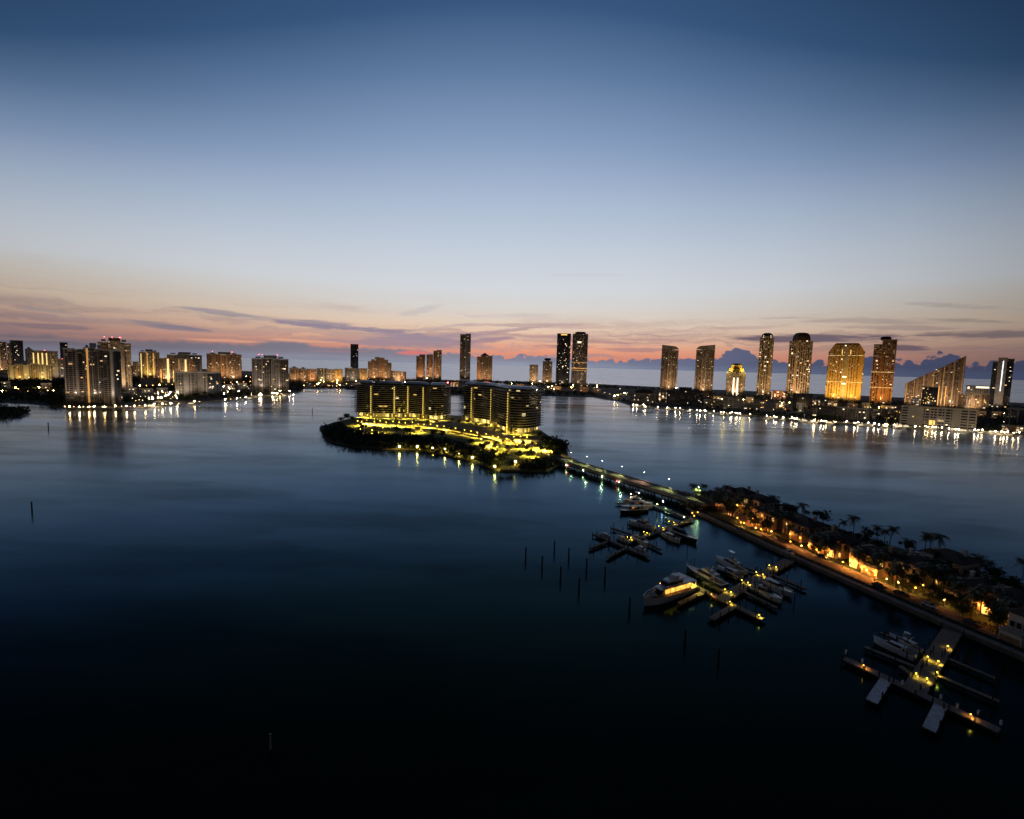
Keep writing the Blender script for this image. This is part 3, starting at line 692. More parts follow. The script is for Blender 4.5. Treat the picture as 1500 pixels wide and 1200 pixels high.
tower('long dark building behind the two gold striped blocks', 246, 297, 556, 519, 30, [(0, .3, 2, .96, 'brown'), (.3, .62, 0, 1, 'darkgrid'), (.62, 1, 2, .97, 'darkgrid')], crown='penthouse', win=(10, 'white'))
tower('brown block with brilliant white gold stair tower beside orange stripe', 229, 259, 562, 524.5, 24, [(0, .46, 1, .98, 'brown'), (.46, .74, 3, 1, 'pale'), (.74, 1, 0, .97, 'brown')], strips=[(.6, 4.6, .03, .97, 'stripe'), (.25, 2.4, .03, .55, 'stripeo'), (.86, 1.4, .03, .5, 'stripe')], win=(7, 'gold'), flood=(AM, 40000))
tower('second gold block with one bright stair column, shorter stripes', 260, 286, 558, 525.5, 24, [(0, .36, 1, 1, 'pale'), (.36, .62, 2, 1.0, 'pale'), (.62, 1, 0, .97, 'orange')], strips=[(.49, 4.4, .12, .96, 'stripe'), (.12, 1.6, .5, .96, 'stripeo')], win=(5, 'gold'), flood=(AM, 30000))
tower('broad brown tower block with square rooftop box on the left shore', 304, 355, 560, 519, 34, [(0, .38, 0, 1, 'brown'), (.38, .56, -2, .97, 'orange'), (.56, .8, 1, .99, 'brown'), (.8, 1, -1, 1, 'brown')], fins=[(.56, 1.6, 'cream')], crown='penthouse', win=(12, 'warm'), finm='cream', red=2, flood=(AM, 40000))
tower('grey midrise with dark blue right end in front of the brown blocks', 257.5, 326, 580, 545.5, 22, [(0, .22, 0, .98, 'grey'), (.22, .42, 2, 1, 'grey'), (.42, .7, 0, 1, 'grey'), (.7, .84, 1, .98, 'navy'), (.84, 1, -1, 1, 'navy')],
      fins=[(.02, 1.4, 'concrete'), (.23, 1.6, 'concrete'), (.44, 1.6, 'concrete'), (.55, 1.2, 'concrete'), (.66, 1.6, 'concrete'), (.33, 1, 'concrete')], win=(9, 'gold'), finm='greyroof')
tower('grey glass tower with three pale pilasters near the inlet', 370, 423.5, 575.5, 525, 32, [(0, .26, 2, .98, 'grey'), (.26, .52, 0, 1, 'darkgrid'), (.52, .72, 2, .99, 'grey'), (.72, 1, 0, .98, 'darkgrid')],
      fins=[(.02, 1.4, 'concrete'), (.28, 1.6, 'concrete'), (.54, 1.6, 'concrete'), (.74, 1.6, 'concrete')], crown='penthouse', win=(14, 'warm'), red=3, finm='greyroof')
for (x0, x1, yt, m_, lb) in ((424, 438, 540, 'brown', 'dim brown midrise just right of the grey glass tower'), (438, 450, 541, 'brown', 'brown midrise standing second in the row along the inlet'), (450, 464, 541, 'orange', 'bright orange midrise in the middle of the inlet row'),
                         (464.5, 480, 540, 'darkgrid', 'darkest midrise of the row along the inlet'), (480, 490, 541.5, 'pale', 'dim pale midrise in the row along the inlet'), (490, 502, 541, 'gold', 'gold lit pale midrise at the right end of the inlet row')):
    tower(lb, x0, x1, 560, yt, 22, m=m_, win=(4, 'warm'), flood=(AM, 16000) if m_ != 'darkgrid' else None, name='apartment_block', cat='apartment block', crown='penthouse' if m_ == 'brown' else 'flat')
# --- centre
tower('plain dark slab tower rising alone over grey blocks', 513.5, 525, 553, 504.5, 26, m='navy', win=(5, 'white'), crown='flat', finm='pole')
tower('grey block at the foot of plain dark slab tower', 505, 527, 560, 539.5, 20, [(0, .5, 0, 1, 'grey'), (.5, 1, 1, .97, 'pale')], win=(4, 'warm'), name='apartment_block', cat='apartment block')
tower('small gold block between grey block and stepped brown cluster', 527.5, 538, 560, 540, 18, m='gold', win=(4, 'gold'), name='apartment_block', cat='apartment block', flood=(AM, 16000))
tower('stepped brown condominium cluster with vaulted top', 539, 573.5, 559, 523.5, 28, [(0, .14, -2, .82, 'brown'), (.14, .3, 0, .9, 'orange'), (.3, .5, 2, 1, 'brown'), (.5, .7, 1, .98, 'orange'), (.7, .86, 0, .9, 'brown'), (.86, 1, -2, .78, 'brown')], win=(12, 'warm'), crown='flat', flood=(AM, 40000))
tower('low block covered in lit windows under a white dome light', 573, 595, 560, 544, 18, [(0, .6, 1, 1, 'gridlit'), (.6, 1, 0, .95, 'orange')], win=(14, 'white'), crown='flat', name='apartment_block', cat='apartment block', flood=(AM, 14000))
tower('left tower of the orange trio behind the island', 609.5, 622.5, 557, 519.5, 22, [(0, .35, 0, .93, 'orange'), (.35, 1, 1, 1, 'orange')], win=(6, 'warm'), flood=(AM, 50000))
tower('middle tower of the orange trio behind the island', 624.5, 634, 557, 519.5, 20, m='orange', fins=[(.5, 2, 'cream')], win=(4, 'warm'), flood=(AM, 40000))
tower('tallest right tower of the orange trio behind the island', 634.5, 646.5, 557, 513, 22, [(0, .4, 0, .97, 'orange'), (.4, 1, 1, 1, 'brown')], win=(6, 'warm'), flood=(AM, 60000))
tower('tall slim grey glass tower standing alone left of centre', 673, 688.5, 557, 489, 26, [(0, .5, 0, .985, 'bronze'), (.5, 1, 2, 1, 'grey')], win=(10, 'white'), crown='flat', finm='greyroof')
tower('reddish brown tower with pointed red lit roof', 698, 720.5, 561, 521, 24, [(0, .25, 0, .95, 'orange'), (.25, .6, 2, 1, 'brown'), (.6, 1, 0, .99, 'brown')], win=(7, 'warm'), crown='spire', red=2, flood=(AM, 26000))
tower('shorter brown tower of a small pair right of the island blocks', 775, 787.5, 563, 534.5, 20, m='gridlit', fins=[(.1, 2, 'concrete'), (.9, 2, 'concrete')], win=(6, 'warm'), flood=(AM, 14000))
tower('taller brown tower of a small pair with peaked top', 794, 808, 564, 528, 22, [(0, .3, 0, .96, 'brown'), (.3, .7, 1, 1, 'bronze'), (.7, 1, 0, .96, 'brown')], win=(7, 'warm'), crown='hat', flood=(AM, 14000))
tower('black twin tower with lit top floors', 813.5, 833.5, 567, 489, 32, m='black', strips=[(.5, 24, .972, .992, 'gold')], win=(34, 'white'), finm='pole', crown='flat')
tower('grey twin tower with white sign and orange lit sky floors', 836, 858.5, 567, 489.5, 32, [(0, 1, 0, 1, 'bronze')], bands=[(.46, 'stripeo', 1.8), (.345, 'stripeo', 3.2), (.31, 'stripeo', 1.2)], strips=[(.45, 15, .83, .86, 'white')], win=(24, 'warm'), crown='hat')
# --- right
tower('left tower of the curved top pair, screen swept up to its left', 966, 990.5, 575, 512, 30, [(0, .4, 0, 1, 'bronze'), (.4, .62, 2, 1, 'brown'), (.62, 1, 0, .98, 'bronze')], fins=[(.42, 2.2, 'concrete'), (.6, 2.2, 'concrete'), (.96, 2, 'concrete')], crown='sail_l', win=(14, 'warm'), bands=[(.985, 'concrete', 1.5)], flood=(AM, 40000))
tower('right tower of the curved top pair, screen swept up to its right', 1016, 1043, 578, 512, 30, [(0, .34, 0, .98, 'bronze'), (.34, .58, 2, 1, 'brown'), (.58, 1, 0, 1, 'bronze')], fins=[(.36, 2.2, 'concrete'), (.56, 2.2, 'concrete'), (.04, 2, 'concrete')], crown='sail_r', win=(14, 'warm'), bands=[(.985, 'concrete', 1.5)], flood=(AM, 40000))
t = tower('gold crowned tower with brilliant white lit columns at its middle', 1062, 1090, 581, 543, 28, [(0, .28, 0, .93, 'gridlit'), (.28, .72, 3, 1, 'gridlit'), (.72, 1, 0, .93, 'gridlit')], strips=[(.4, 4, .03, .72, 'white'), (.6, 4, .03, .72, 'white')], win=(10, 'warm'), flood=(AM, 40000))
h, w_, d = t['hh'], t['ww'], t['dd']
mb = MB(); mb.lathe([(w_ * .43, h * .96), (w_ * .43, h + 3), (w_ * .46, h + 4), (w_ * .3, h + 12), (w_ * .3, h + 17), (w_ * .33, h + 17.5), (w_ * .2, h + 23), (0, h + 23.5)], 8, rot=PI / 8); mb.build('temple_crown', M['goldplain'], t)
for sx in (-.5, .5):
    l = bpy.data.lights.new('crown_light', 'POINT'); l.energy = 26000; l.color = (1, .7, .12); o = bpy.data.objects.new('crown_light', l); COL.objects.link(o); o.parent = t; o.location = (sx * w_, -d * .8, h + 4)
for sx in (-.22, 0, .22):
    mb = MB(); mb.bb(sx * w_ - 2, sx * w_ + 2, -d / 2 - 4.4, -d / 2 - 3.8, h + .5, h + 8); mb.build('lit_arch', W_['gold'], t)
tower('slimmest lit window tower with arched white crown', 1107, 1127.5, 582, 493, 24, [(0, .25, 0, .98, 'striped'), (.25, .75, 2, 1, 'striped'), (.75, 1, 0, .98, 'striped')], fins=[(.03, 1.2, 'cream'), (.27, 1.2, 'cream'), (.73, 1.2, 'cream'), (.97, 1.2, 'cream')], crown='arch', win=(34, 'gold'), flood=(AM, 30000), bands=[(.9, 'cream', 1.5), (.86, 'cream', 1.5)])
tower('wide tower with octagonal bronze dome roof', 1150, 1184, 583, 498, 32, [(0, .2, 0, .975, 'striped'), (.2, .5, 2, 1, 'striped'), (.5, .8, 2.4, 1, 'striped'), (.8, 1, 0, .975, 'striped')],
      fins=[(u, 2.0, 'cream') for u in (.03, .2, .5, .8, .97)], crown='dome', win=(30, 'gold'), bands=[(.96, 'cream', 1.6), (.9, 'cream', 1.4)], flood=(AM, 46000))
t = tower('massive gold floodlit tower with shouldered roof', 1207, 1260, 589, 504, 40, [(0, 1, 0, 1, 'goldstripe')],
      fins=[(u, 2.4, 'cream') for u in (.03, .22, .36, .64, .78, .97)] + [(.5, 9, 'concrete')], crown='chamfer', win=(16, 'gold'), bands=[(.34, 'stripe', 1.0), (.8, 'stripe', .8)],
      strips=[(.37, 4, .82, .9, 'gold'), (.63, 4, .82, .9, 'gold')], flood=((1, .6, .12), 110000, 4, .4), red=1)
h, w_, d = t['hh'], t['ww'], t['dd']
mb = MB(); mb.xz([(-w_*.36, h*.985), (w_*.36, h*.985), (w_*.3, h+2.5), (-w_*.3, h+2.5)], -d/2-1.2, d/2+1); mb.build('roof', M['brownroof'], t)
for z in (.3, .42): mb = MB(); mb.bb(-5, 5, -d/2-1.9, -d/2-1.2, h*z, h*z+4); mb.build('lit_arch', W_['white'], t)
tower('slim amber floodlit tower with dark cap, right of the massive gold tower', 1272, 1305, 593, 498, 34, [(0, .36, -2, .93, 'amberstripe'), (.36, 1, 2, 1, 'amberstripe')], fins=[(.38, 2, 'cream'), (.56, 1.6, 'cream'), (.78, 1.6, 'cream'), (.98, 2, 'cream')],
      crown='hat', hk=.27, roofm='brownroof', win=(18, 'gold'), bands=[(.5, 'stripe', .9), (.26, 'stripe', .9), (.76, 'cream', 1), (.8, 'cream', 1), (.84, 'cream', 1), (.88, 'cream', 1), (.92, 'cream', 1)], flood=((1, .42, .1), 70000, 2, .4))
sl = [.43, .53, .62, .71, .8, .9, 1.0]
tower('wedge shaped apartment tower with long slanted roofline', 1322, 1406, 596, 520, 30, [(i / 6, (i + 1) / 6, 2 if i % 2 else 0, 1, 'bronze', sl[i] , sl[i + 1] - .012) for i in range(6)],
      fins=[(u, 2.6, 'cream') for u in (.02, .165, .32, .49, .66, .83, .98)], strips=[(.72, 1.6, .02, .4, 'stripeo'), (.6, 1.6, .02, .4, 'stripeo')], crown='slant', win=(20, 'warm'), flood=(AM, 40000, 3, .3))
tower('small dark glass block dotted with lit rooms before the wedge tower', 1348, 1371.5, 600, 567, 20, m='black', win=(26, 'gold'), crown='flat')
tower('pale low block left of small dark glass block', 1334, 1348, 600, 583, 16, m='pale', win=(4, 'warm'), name='apartment_block', cat='apartment block')
t = tower('pale curved tower with bright white vertical light line', 1446, 1477, 601, 524.5, 30, [(0, .25, -4, .93, 'navy'), (.25, .68, 3, 1, 'concrete'), (.68, 1, 0, .98, 'black')], strips=[(.5, 1.5, .36, .94, 'cool')], win=(14, 'white'), crown='flat')
tower('brown midrise row under a brilliant white rooftop sign', 1402, 1447, 602, 576, 22, [(0, .2, 0, .9, 'brown'), (.2, .45, 1, 1, 'pale'), (.45, .75, 0, .93, 'brown'), (.75, 1, 1, 1, 'brown')], win=(12, 'warm'), name='apartment_block', cat='apartment block', flood=(AM, 12000))
tower('pale block with white lit top floor behind the brown midrise row', 1412, 1446, 597, 565.5, 20, m='pale', strips=[(.7, 26, .9, .98, 'white'), (.1, 4, .85, .95, 'white')], win=(5, 'white'), name='apartment_block', cat='apartment block')
def low(label, x0, x1, yb, yt, m='lowrise', d=16, **k):
    k.setdefault('win', (5, 'warm'))
    return tower(label, x0, x1, yb, yt, d, m=m, name='waterfront_building', cat='building', **k)
low('dark hip roofed boat club at the near end of the ocean beach', 923, 962, 592, 577, m='lowrise', crown='hat', win=(8, 'white'))
low('golden lit pavilion left of the dark blue waterfront block', 962, 976, 590, 574.5, m='shops', win=(4, 'gold'))
low('dark blue waterfront block with a boxy rooftop room', 976, 1029, 594, 572, m='darkblock', crown='penthouse', bays=[(0, .35, 0, .92, 'darkblock'), (.35, .65, 1, 1, 'darkblock'), (.65, 1, 0, .95, 'darkblock')], win=(7, 'white'), finm='pole', d=20)
low('pale villa block with green lawn light right of dark blue block', 1030, 1058, 599, 586, m='lowrise', win=(4, 'gold'))
low('mauve grey waterfront block below the gold crowned tower', 1059, 1086, 601, 582.5, m='lowgrey', win=(3, 'warm'))
low('dim two storey block between mauve block and lit restaurant', 1088, 1112, 603, 592, m='lowrise')
low('red orange lit restaurant at the foot of the slim arched tower', 1129, 1151, 586, 573, m='shops', win=(8, 'gold'), flood=((1, .25, .05), 5000))
low('dark boxy block below the domed tower', 1160, 1189, 600, 577.5, m='darkblock', win=(2, 'white'), finm='pole')
low('white fronted house below dark boxy block', 1166, 1177, 606, 591.5, m='pale', win=(2, 'white'), flood=((1, .85, .6), 2500))
low('terraced lit clubhouse between dome tower and gold tower', 1189, 1212, 598, 583, m='shops', bays=[(0, .5, 2, .8, 'shops'), (.5, 1, 0, 1, 'pale')], win=(6, 'white'))
low('long dark low block on the water below terraced clubhouse', 1186, 1224, 614, 597, m='darkblock', win=(4, 'white'), finm='pole')
low('grey three part block with pale piers below the gold tower', 1224, 1272, 616, 598, m='lowrise', fins=[(.02, 1, 'concrete'), (.33, 1, 'concrete'), (.66, 1, 'concrete'), (.98, 1, 'concrete')], win=(4, 'white'), d=14)
low('reddish low block beside the sailboat mast', 1273, 1316, 617, 600, m='brown', win=(5, 'gold'))
low('long grey waterfront apartment house with white frame grid', 1316, 1427, 627, 598, m='lowgrey', fins=[(u / 9, .9, 'concrete') for u in range(1, 9)] + [(.004, .9, 'concrete'), (.996, .9, 'concrete')], bands=[(.36, 'concrete', .6), (.68, 'concrete', .6)], strips=[(.435, 7, .1, .34, 'gold')], win=(5, 'gold'), d=18)
low('dark block at the far right edge above bright boat docks', 1471, 1530, 628, 600, m='darkblock', fins=[(.1, .9, 'greyroof'), (.3, .9, 'greyroof'), (.5, .9, 'greyroof')], win=(2, 'warm'))
low('white lit boat pavilion on the water at the right edge', 1465, 1530, 634, 625, m='shops', d=8, win=(8, 'white'))

for (x0, x1, yb, yt, m_, gl) in ((598, 608, 566, 559, 'shops', 1), (645, 655, 568, 561, 'brown', 1), (660, 672, 567, 560, 'shops', 1), (690, 700, 569, 562, 'brown', 1), (722, 734, 569, 562, 'lowrise', 1), (738, 750, 570, 564, 'shops', 1), (755, 768, 570, 563, 'lowrise', 1), (810, 822, 573, 566, 'shops', 1), (848, 862, 575, 568, 'brown', 1), (868, 880, 576, 570, 'lowrise', 1)):
    tower('small low building among the dark trees of the beach strip', x0, x1, yb, yt, 12, m=m_, name='low_building', cat='building', win=(2, 'warm'), group='low buildings on the beach strip', flood=((1, .5, .2), 100))
for (x0, x1, yb, yt, m_) in ((1044, 1056, 588, 581, 'shops'), (1092, 1104, 590, 582, 'pale'), (1112, 1122, 596, 589, 'brown'), (1136, 1150, 600, 592, 'lowrise'), (1212, 1226, 596, 588, 'shops'), (1240, 1256, 600, 592, 'brown'), (1262, 1274, 600, 591, 'pale'), (1290, 1312, 603, 595, 'shops'), (1430, 1444, 612, 603, 'pale'), (1452, 1466, 614, 604, 'brown')):
    tower('small low building in the streets below the right towers', x0, x1, yb, yt, 12, m=m_, name='low_building', cat='building', win=(3, 'warm'), group='low buildings below the right towers', flood=((1, .6, .3), 100))
for (x0, x1, yb, yt, m_) in ((186, 200, 577, 569, 'lowrise'), (208, 224, 577, 570, 'pale'), (230, 246, 576, 569, 'lowrise'), (330, 344, 572, 564, 'pale'), (348, 362, 570, 562, 'lowrise'), (2, 16, 570, 560, 'lowrise'), (60, 76, 572, 562, 'brown')):
    tower('small low building beside the lamps behind the left shore', x0, x1, yb, yt, 12, m=m_, name='low_building', cat='building', win=(3, 'white'), group='low buildings behind the left shore', flood=((1, .8, .6), 100))
# ------------------------------------------------------------------ island condominiums
def spline(pts, per=5):
    out = []
    for i in range(len(pts) - 1):
        p0, p1, p2, p3 = pts[max(0, i - 1)], pts[i], pts[i + 1], pts[min(len(pts) - 1, i + 2)]
        for k in range(per):
            t = k / per
            out.append(.5 * ((2 * p1) + (p2 - p0) * t + (2 * p0 - 5 * p1 + 4 * p2 - p3) * t * t + (3 * p1 - p0 - 3 * p2 + p3) * t ** 3))
    return out + [pts[-1]]
def offset(line, o):
    res = []
    for i, p in enumerate(line):
        a, b_ = line[max(0, i - 1)], line[min(len(line) - 1, i + 1)]
        d = (b_ - a).normalized(); n = Vector((d.y, -d.x, 0))
        res.append(p + n * o)
    return res
def condo(label, front_px, back, yt_px, floors, piers, roofpx, litrooms):
    fr = spline([at(x, y) for x, y in front_px]); base = fr[len(fr) // 2].copy()
    t = thing('condominium', label, 'apartment block', (base.x, base.y, 1.5))
    fr = [p - base for p in fr]; bk = Vector(back)
    H = ht(base, yt_px) - 1.5; gf = 6.0; fh = (H - gf - 4) / floors
    core = offset(fr, 0); P = [(p.x, p.y) for p in core] + [(p.x + bk.x, p.y + bk.y) for p in core[::-1]]
    mb = MB(); mb.prism(P, gf, H - 4, 0, 1); mb.build('wall', [M['condo'], M['greyroof']], t)
    cin = offset(fr, -2.5); bi = bk * .9; Q = [(p.x, p.y) for p in cin] + [(p.x + bi.x, p.y + bi.y) for p in cin[::-1]]
    mb = MB(); mb.prism(Q, 0, gf - .02); mb.build('lobby_glazing', M['lobby'], t)
    for i in range(6):
        q = fr[min(len(fr) - 1, int((i + .5) * len(fr) / 6))]; nn = Vector((-math.sin(A1), -math.cos(A1), 0)); s = q + nn * 24 + Vector((0, 0, 6))
        l = bpy.data.lights.new('fill_floodlight', 'SPOT'); l.energy = 2400; l.color = (1, .72, .12); l.spot_size = math.radians(120); l.spot_blend = .7; l.shadow_soft_size = .5  # added spots that brighten the balcony slabs, no fixture behind them
        o = bpy.data.objects.new('fill_floodlight', l); COL.objects.link(o); o.parent = t; o.location = s; o.rotation_euler = (q + Vector((0, 0, 14)) - s).to_track_quat('-Z', 'Y').to_euler()
    of = offset(fr, 2.6); d0 = (of[1] - of[0]).normalized() * 2.4; d1 = (of[-1] - of[-2]).normalized() * 2.4
    of = [of[0] - d0] + of + [of[-1] + d1]; bo = bk + bk.normalized() * 2
    S_ = [(p.x, p.y) for p in of] + [(p.x + bo.x, p.y + bo.y) for p in of[::-1]]
    for k in range(floors + 1):
        z = gf + k * fh; mb = MB(); mb.prism(S_, z + .05, z + .55, 0, None, True); mb.build('balcony_slab', M['slab'], t)
        if k < floors:
            mb = MB(); q = offset(of, -.12); 
            for a, b_ in zip(q, q[1:]): mb.face([(a.x, a.y, z + .57), (b_.x, b_.y, z + .57), (b_.x, b_.y, z + 1.55), (a.x, a.y, z + 1.55)])
            mb.build('balustrade', M['glass'], t)
    # ground floor columns
    for i in range(1, len(of), 3):
        mb = MB(); p = of[i] * .985; mb.box(p.x, p.y, gf / 2, 1.0, 1.0, gf); mb.build('column', M['stone'], t)
    for px in piers:
        i = min(range(len(fr)), key=lambda j: abs(px - screen(fr[j] + base)[0]))
        a, b_ = fr[max(0, i - 1)], fr[min(len(fr) - 1, i + 1)]; dd = (b_ - a).normalized(); n = Vector((dd.y, -dd.x, 0)); rz = math.atan2(dd.y, dd.x)
        p = fr[i] + n * 1.9; mb = MB()
        mb.box(p.x, p.y, (H - 4) / 2, 3.4, 3.6, H - 4.2, rz); o = mb.build('pier', M['stone'], t)
        for k in range(floors):
            z = gf + k * fh + .8; s = fr[i] + n * 3.95; mb = MB(); mb.box(s.x, s.y, z + .3, .9, .3, .6, rz); mb.build('sconce', SC_, o)
    # penthouse storey and roof
    pi_ = offset(fr, -4); b2 = bk * .8; P2 = [(p.x, p.y) for p in pi_[1:-1]] + [(p.x + b2.x, p.y + b2.y) for p in pi_[1:-1][::-1]]
    mb = MB(); mb.prism(P2, H - 3.95, H - .8); mb.build('penthouse', M['condo'], t)
    n_ = len(pi_); cut = [0] + roofpx + [n_ - 1]
    for a, b_ in zip(cut, cut[1:]):
        seg = offset(fr, -1.0)[a:b_ + 1]
        if len(seg) < 2: continue
        if b_ - a > 3: seg = seg[:-1]
        b3 = bk * .93
        P3 = [(p.x, p.y) for p in seg] + [(p.x + b3.x, p.y + b3.y) for p in seg[::-1]]
        c_ = sum((Vector((q[0], q[1], 0)) for q in P3), Vector()) / len(P3)
        T3 = [(c_.x + (q[0] - c_.x) * .8, c_.y + (q[1] - c_.y) * .6) for q in P3]
        mb = MB(); mb.prism(P3, H - .75, H - .1); mb.prism(P3, H - .1, H + 2.2, 0, None, False, T3); mb.build('roof', M['greyroof'], t)
    for px, fl in litrooms:
        i = min(range(len(fr)), key=lambda j: abs(px - screen(fr[j] + base)[0])); a, b_ = fr[i], fr[min(i + 1, len(fr) - 1)]
        dd = (b_ - a).normalized(); n = Vector((dd.y, -dd.x, 0)); p = a + n * .1; z = gf + fl * fh + fh * .5
        mb = MB(); mb.box(p.x, p.y, z, 5.2, .3, fh * .6, math.atan2(dd.y, dd.x)); mb.build('window', W_['gold'], t)
    return t
def screen(P):
    v = Vector(P) - CPOS; d = v.dot(F); return CX + FPX * v.dot(RT) / d, CY - FPX * v.dot(UP) / d
SC_ = emis('pier light glow', (1, .72, .16), 3)
A1 = math.atan2(*at(590, 612).xy)
condo('wide condominium with wavy balconies and four lit piers on the island', [(523, 611), (545, 613), (577, 613.5), (598, 613), (622, 615), (640, 617), (657, 614)], (-4, 24, 0), 561.5, 14, (543, 577, 598, 622), [6, 14, 22], [(562, 3), (560, 3), (550, 9), (607, 9), (635, 13)])
condo('island condominium whose rounded right block has jagged balcony ends', [(679, 617), (693, 620), (708, 622), (722, 625), (733, 631), (746, 635.5), (766, 637), (781, 635)], (10, 26, 0), 566, 14, (692, 722, 746), [5, 14, 20], [(692, 8), (702, 10), (697, 13)])
# --- island grounds
def px_strip(name, pts, wd, z, m, th=None):
    L = spline([at(x, y, z) for x, y in pts], 4); a, b_ = offset(L, wd / 2), offset(L, -wd / 2); mb = MB()
    for i in range(len(L) - 1): mb.face([tuple(a[i]), tuple(a[i + 1]), tuple(b_[i + 1]), tuple(b_[i])])
    return tag(mb.build(name, M[m]), kind='structure')
px_strip('island_road', [(842, 675), (812, 664), (775, 652), (735, 645), (690, 637), (650, 630), (610, 627), (570, 625), (535, 622)], 9, 1.53, 'stone')
px_strip('lamp_glow_paving', [(530, 615.5), (565, 616.5), (600, 617), (640, 619.5), (672, 621), (700, 624.5), (730, 631)], 12, 1.505, 'terrace')  # pale paving added so the lamp glow shows before the lobbies
px_strip('island_path', [(668, 616), (664, 622), (700, 629), (740, 640), (790, 645)], 6, 1.515, 'stone')
px_strip('lamp_glow_terrace', [(526, 620), (560, 620), (600, 620.5), (640, 623), (664, 623), (690, 628), (722, 635), (752, 645), (785, 648)], 24, 1.508, 'terrace')  # broad pale strip added to catch the glow of the garden lamps
tw = thing('garden_wall', 'long low stone garden wall curving along the island road', 'wall', (0, 0, 0)); L = spline([at(x, y) for x, y in [(620, 631.5), (650, 634), (690, 641), (735, 650), (765, 656)]], 4); mb = MB()
for a, b_ in zip(L, L[1:]): mb.bar(a + Vector((0, 0, 2.2)), b_ + Vector((0, 0, 2.2)), .5, 1.7)
mb.build('wall', M['stone'], tw)
def gatehouse(px, py, w_, d, label):
    p = at(px, py, 1.5); t = thing('pavilion', label, 'pavilion', (p.x, p.y, 1.5), -math.atan2(p.x, p.y))
    for sx in (-1, 1):
        for sy in (-1, 1): mb = MB(); mb.box(sx * w_ * .42, sy * d * .42, 1.7, .5, .5, 3.4); mb.build('column', M['stuccow'], t)
    mb = MB(); mb.bb(-w_ * .25, w_ * .25, -d * .25, d * .25, 0, 3.38); mb.build('wall', M['stuccow'], t)
    mb = MB(); mb.prism([(-w_/2, -d/2), (w_/2, -d/2), (w_/2, d/2), (-w_/2, d/2)], 3.4, 5.4, tops=[(-w_*.15, 0), (w_*.15, 0), (w_*.15, .01), (-w_*.15, .01)]); mb.build('roof', M['stone'], t)
gatehouse(612, 632, 13, 9, 'lit hip roofed pavilion on the lawn before the wide condominium')
gatehouse(714, 656, 9, 7, 'small lit gate pavilion below the island garden wall')
gatehouse(745, 662, 8, 7, 'small pavilion among palms before the rounded condominium block')
YL = 'yellow lamp in the lit gardens of the condominium island'
for x, y in [(524, 617), (530, 618), (537, 616), (548, 618), (556, 617), (566, 619), (575, 618), (585, 619), (594, 620), (604, 619), (612, 621), (622, 622), (630, 622), (640, 624), (650, 625), (658, 627), (668, 628), (680, 630), (690, 632), (700, 634),
             (712, 636), (722, 639), (730, 641), (742, 643), (752, 640), (762, 640), (772, 641), (528, 629), (545, 630), (606, 628), (617, 629), (560, 627), (720, 650), (728, 655), (742, 650), (757, 652), (770, 652), (785, 651), (797, 655), (808, 661), (705, 643), (770, 660), (786, 662)]:
    lamp(x + RN.uniform(-1, 1), y, 'ylow', YL, 'yellow lamps on the island', RN.uniform(3.5, 5.5), .36, 1.5, 'garden_lamp', pw=15000 if RN.random() < .6 else 38000, pc=(1, .68, .1))
for x, y in [(527, 607), (538, 608), (552, 609), (566, 609), (580, 609.5), (594, 609.5), (608, 610), (620, 611), (634, 613), (648, 612), (684, 614), (700, 616.5), (716, 619.5), (730, 625), (742, 630), (756, 631), (770, 632)]:
    lamp(x, y, 'ylow', 'yellow lamp added to brighten the lobby fronts of the island condominiums', 'added lamps before the island lobbies', 4, .3, 1.5, 'garden_lamp', pw=14000, pc=(1, .7, .14))  # row added to brighten the ground before the lobbies
for x, y in ((611, 655), (634, 657), (652, 659), (672, 665), (692, 671), (725, 684), (755, 677), (585, 655)):
    lamp(x, y, 'strong', 'lamp added on the outer island waterline for its streak on the water', 'added lamps on the island waterline', 2.7, .6, .8, 'garden_lamp')  # added at the waterline for yellow streaks of lights behind the mangroves
MG = [(470, 628), (476, 640), (490, 650), (520, 656), (560, 658.5), (600, 658.5), (642, 665), (690, 675), (725, 688), (731, 680), (712, 668), (690, 660), (655, 651), (620, 644), (570, 641), (530, 637), (508, 630), (498, 624)]
canopy('mangrove_thicket', MG, 620, 6.5, 1.25, 'dark mangrove thicket along the near shore of the condominium island', 'mangroves', 16, 2.2, 'leafd', .5)
canopy('mangrove_thicket', [(762, 690), (800, 690.5), (815, 682), (806, 674), (785, 676), (765, 680)], 90, 5, 1.1, 'dark mangrove clump beside the bridge foot on the island', 'mangroves', 16, 1.7, 'leafd', .5)
canopy('mangrove_thicket', [(806, 645), (828, 656), (830, 666), (818, 668), (800, 655), (795, 645)], 70, 9, 1.2, 'tall dark trees massed at the right tip of the island', 'trees', 18, 2.3, 'leafd', 1)
canopy('mangrove_thicket', ISLET, 170, 6, 1.4, 'black mangrove islet at the left edge of the bay', 'mangroves', 16, 2.2, 'leafd', .4)
GI = 'palms and trees in the island gardens'
for x, y in [(528, 624), (540, 623), (552, 624), (566, 623), (580, 624), (592, 625), (606, 626), (626, 626), (640, 628), (652, 623), (662, 621), (672, 623), (684, 625), (698, 629), (712, 631), (724, 636), (735, 640), (790, 646), (798, 650), (780, 656), (765, 660), (750, 657), (736, 655), (728, 662), (742, 668), (756, 668), (772, 668), (786, 668), (700, 649), (676, 643), (660, 640)]:
    tree(x, y, RN.uniform(.8, 1.15), 'palm in the lit gardens of the condominium island', GI, 'palm', 1.5)
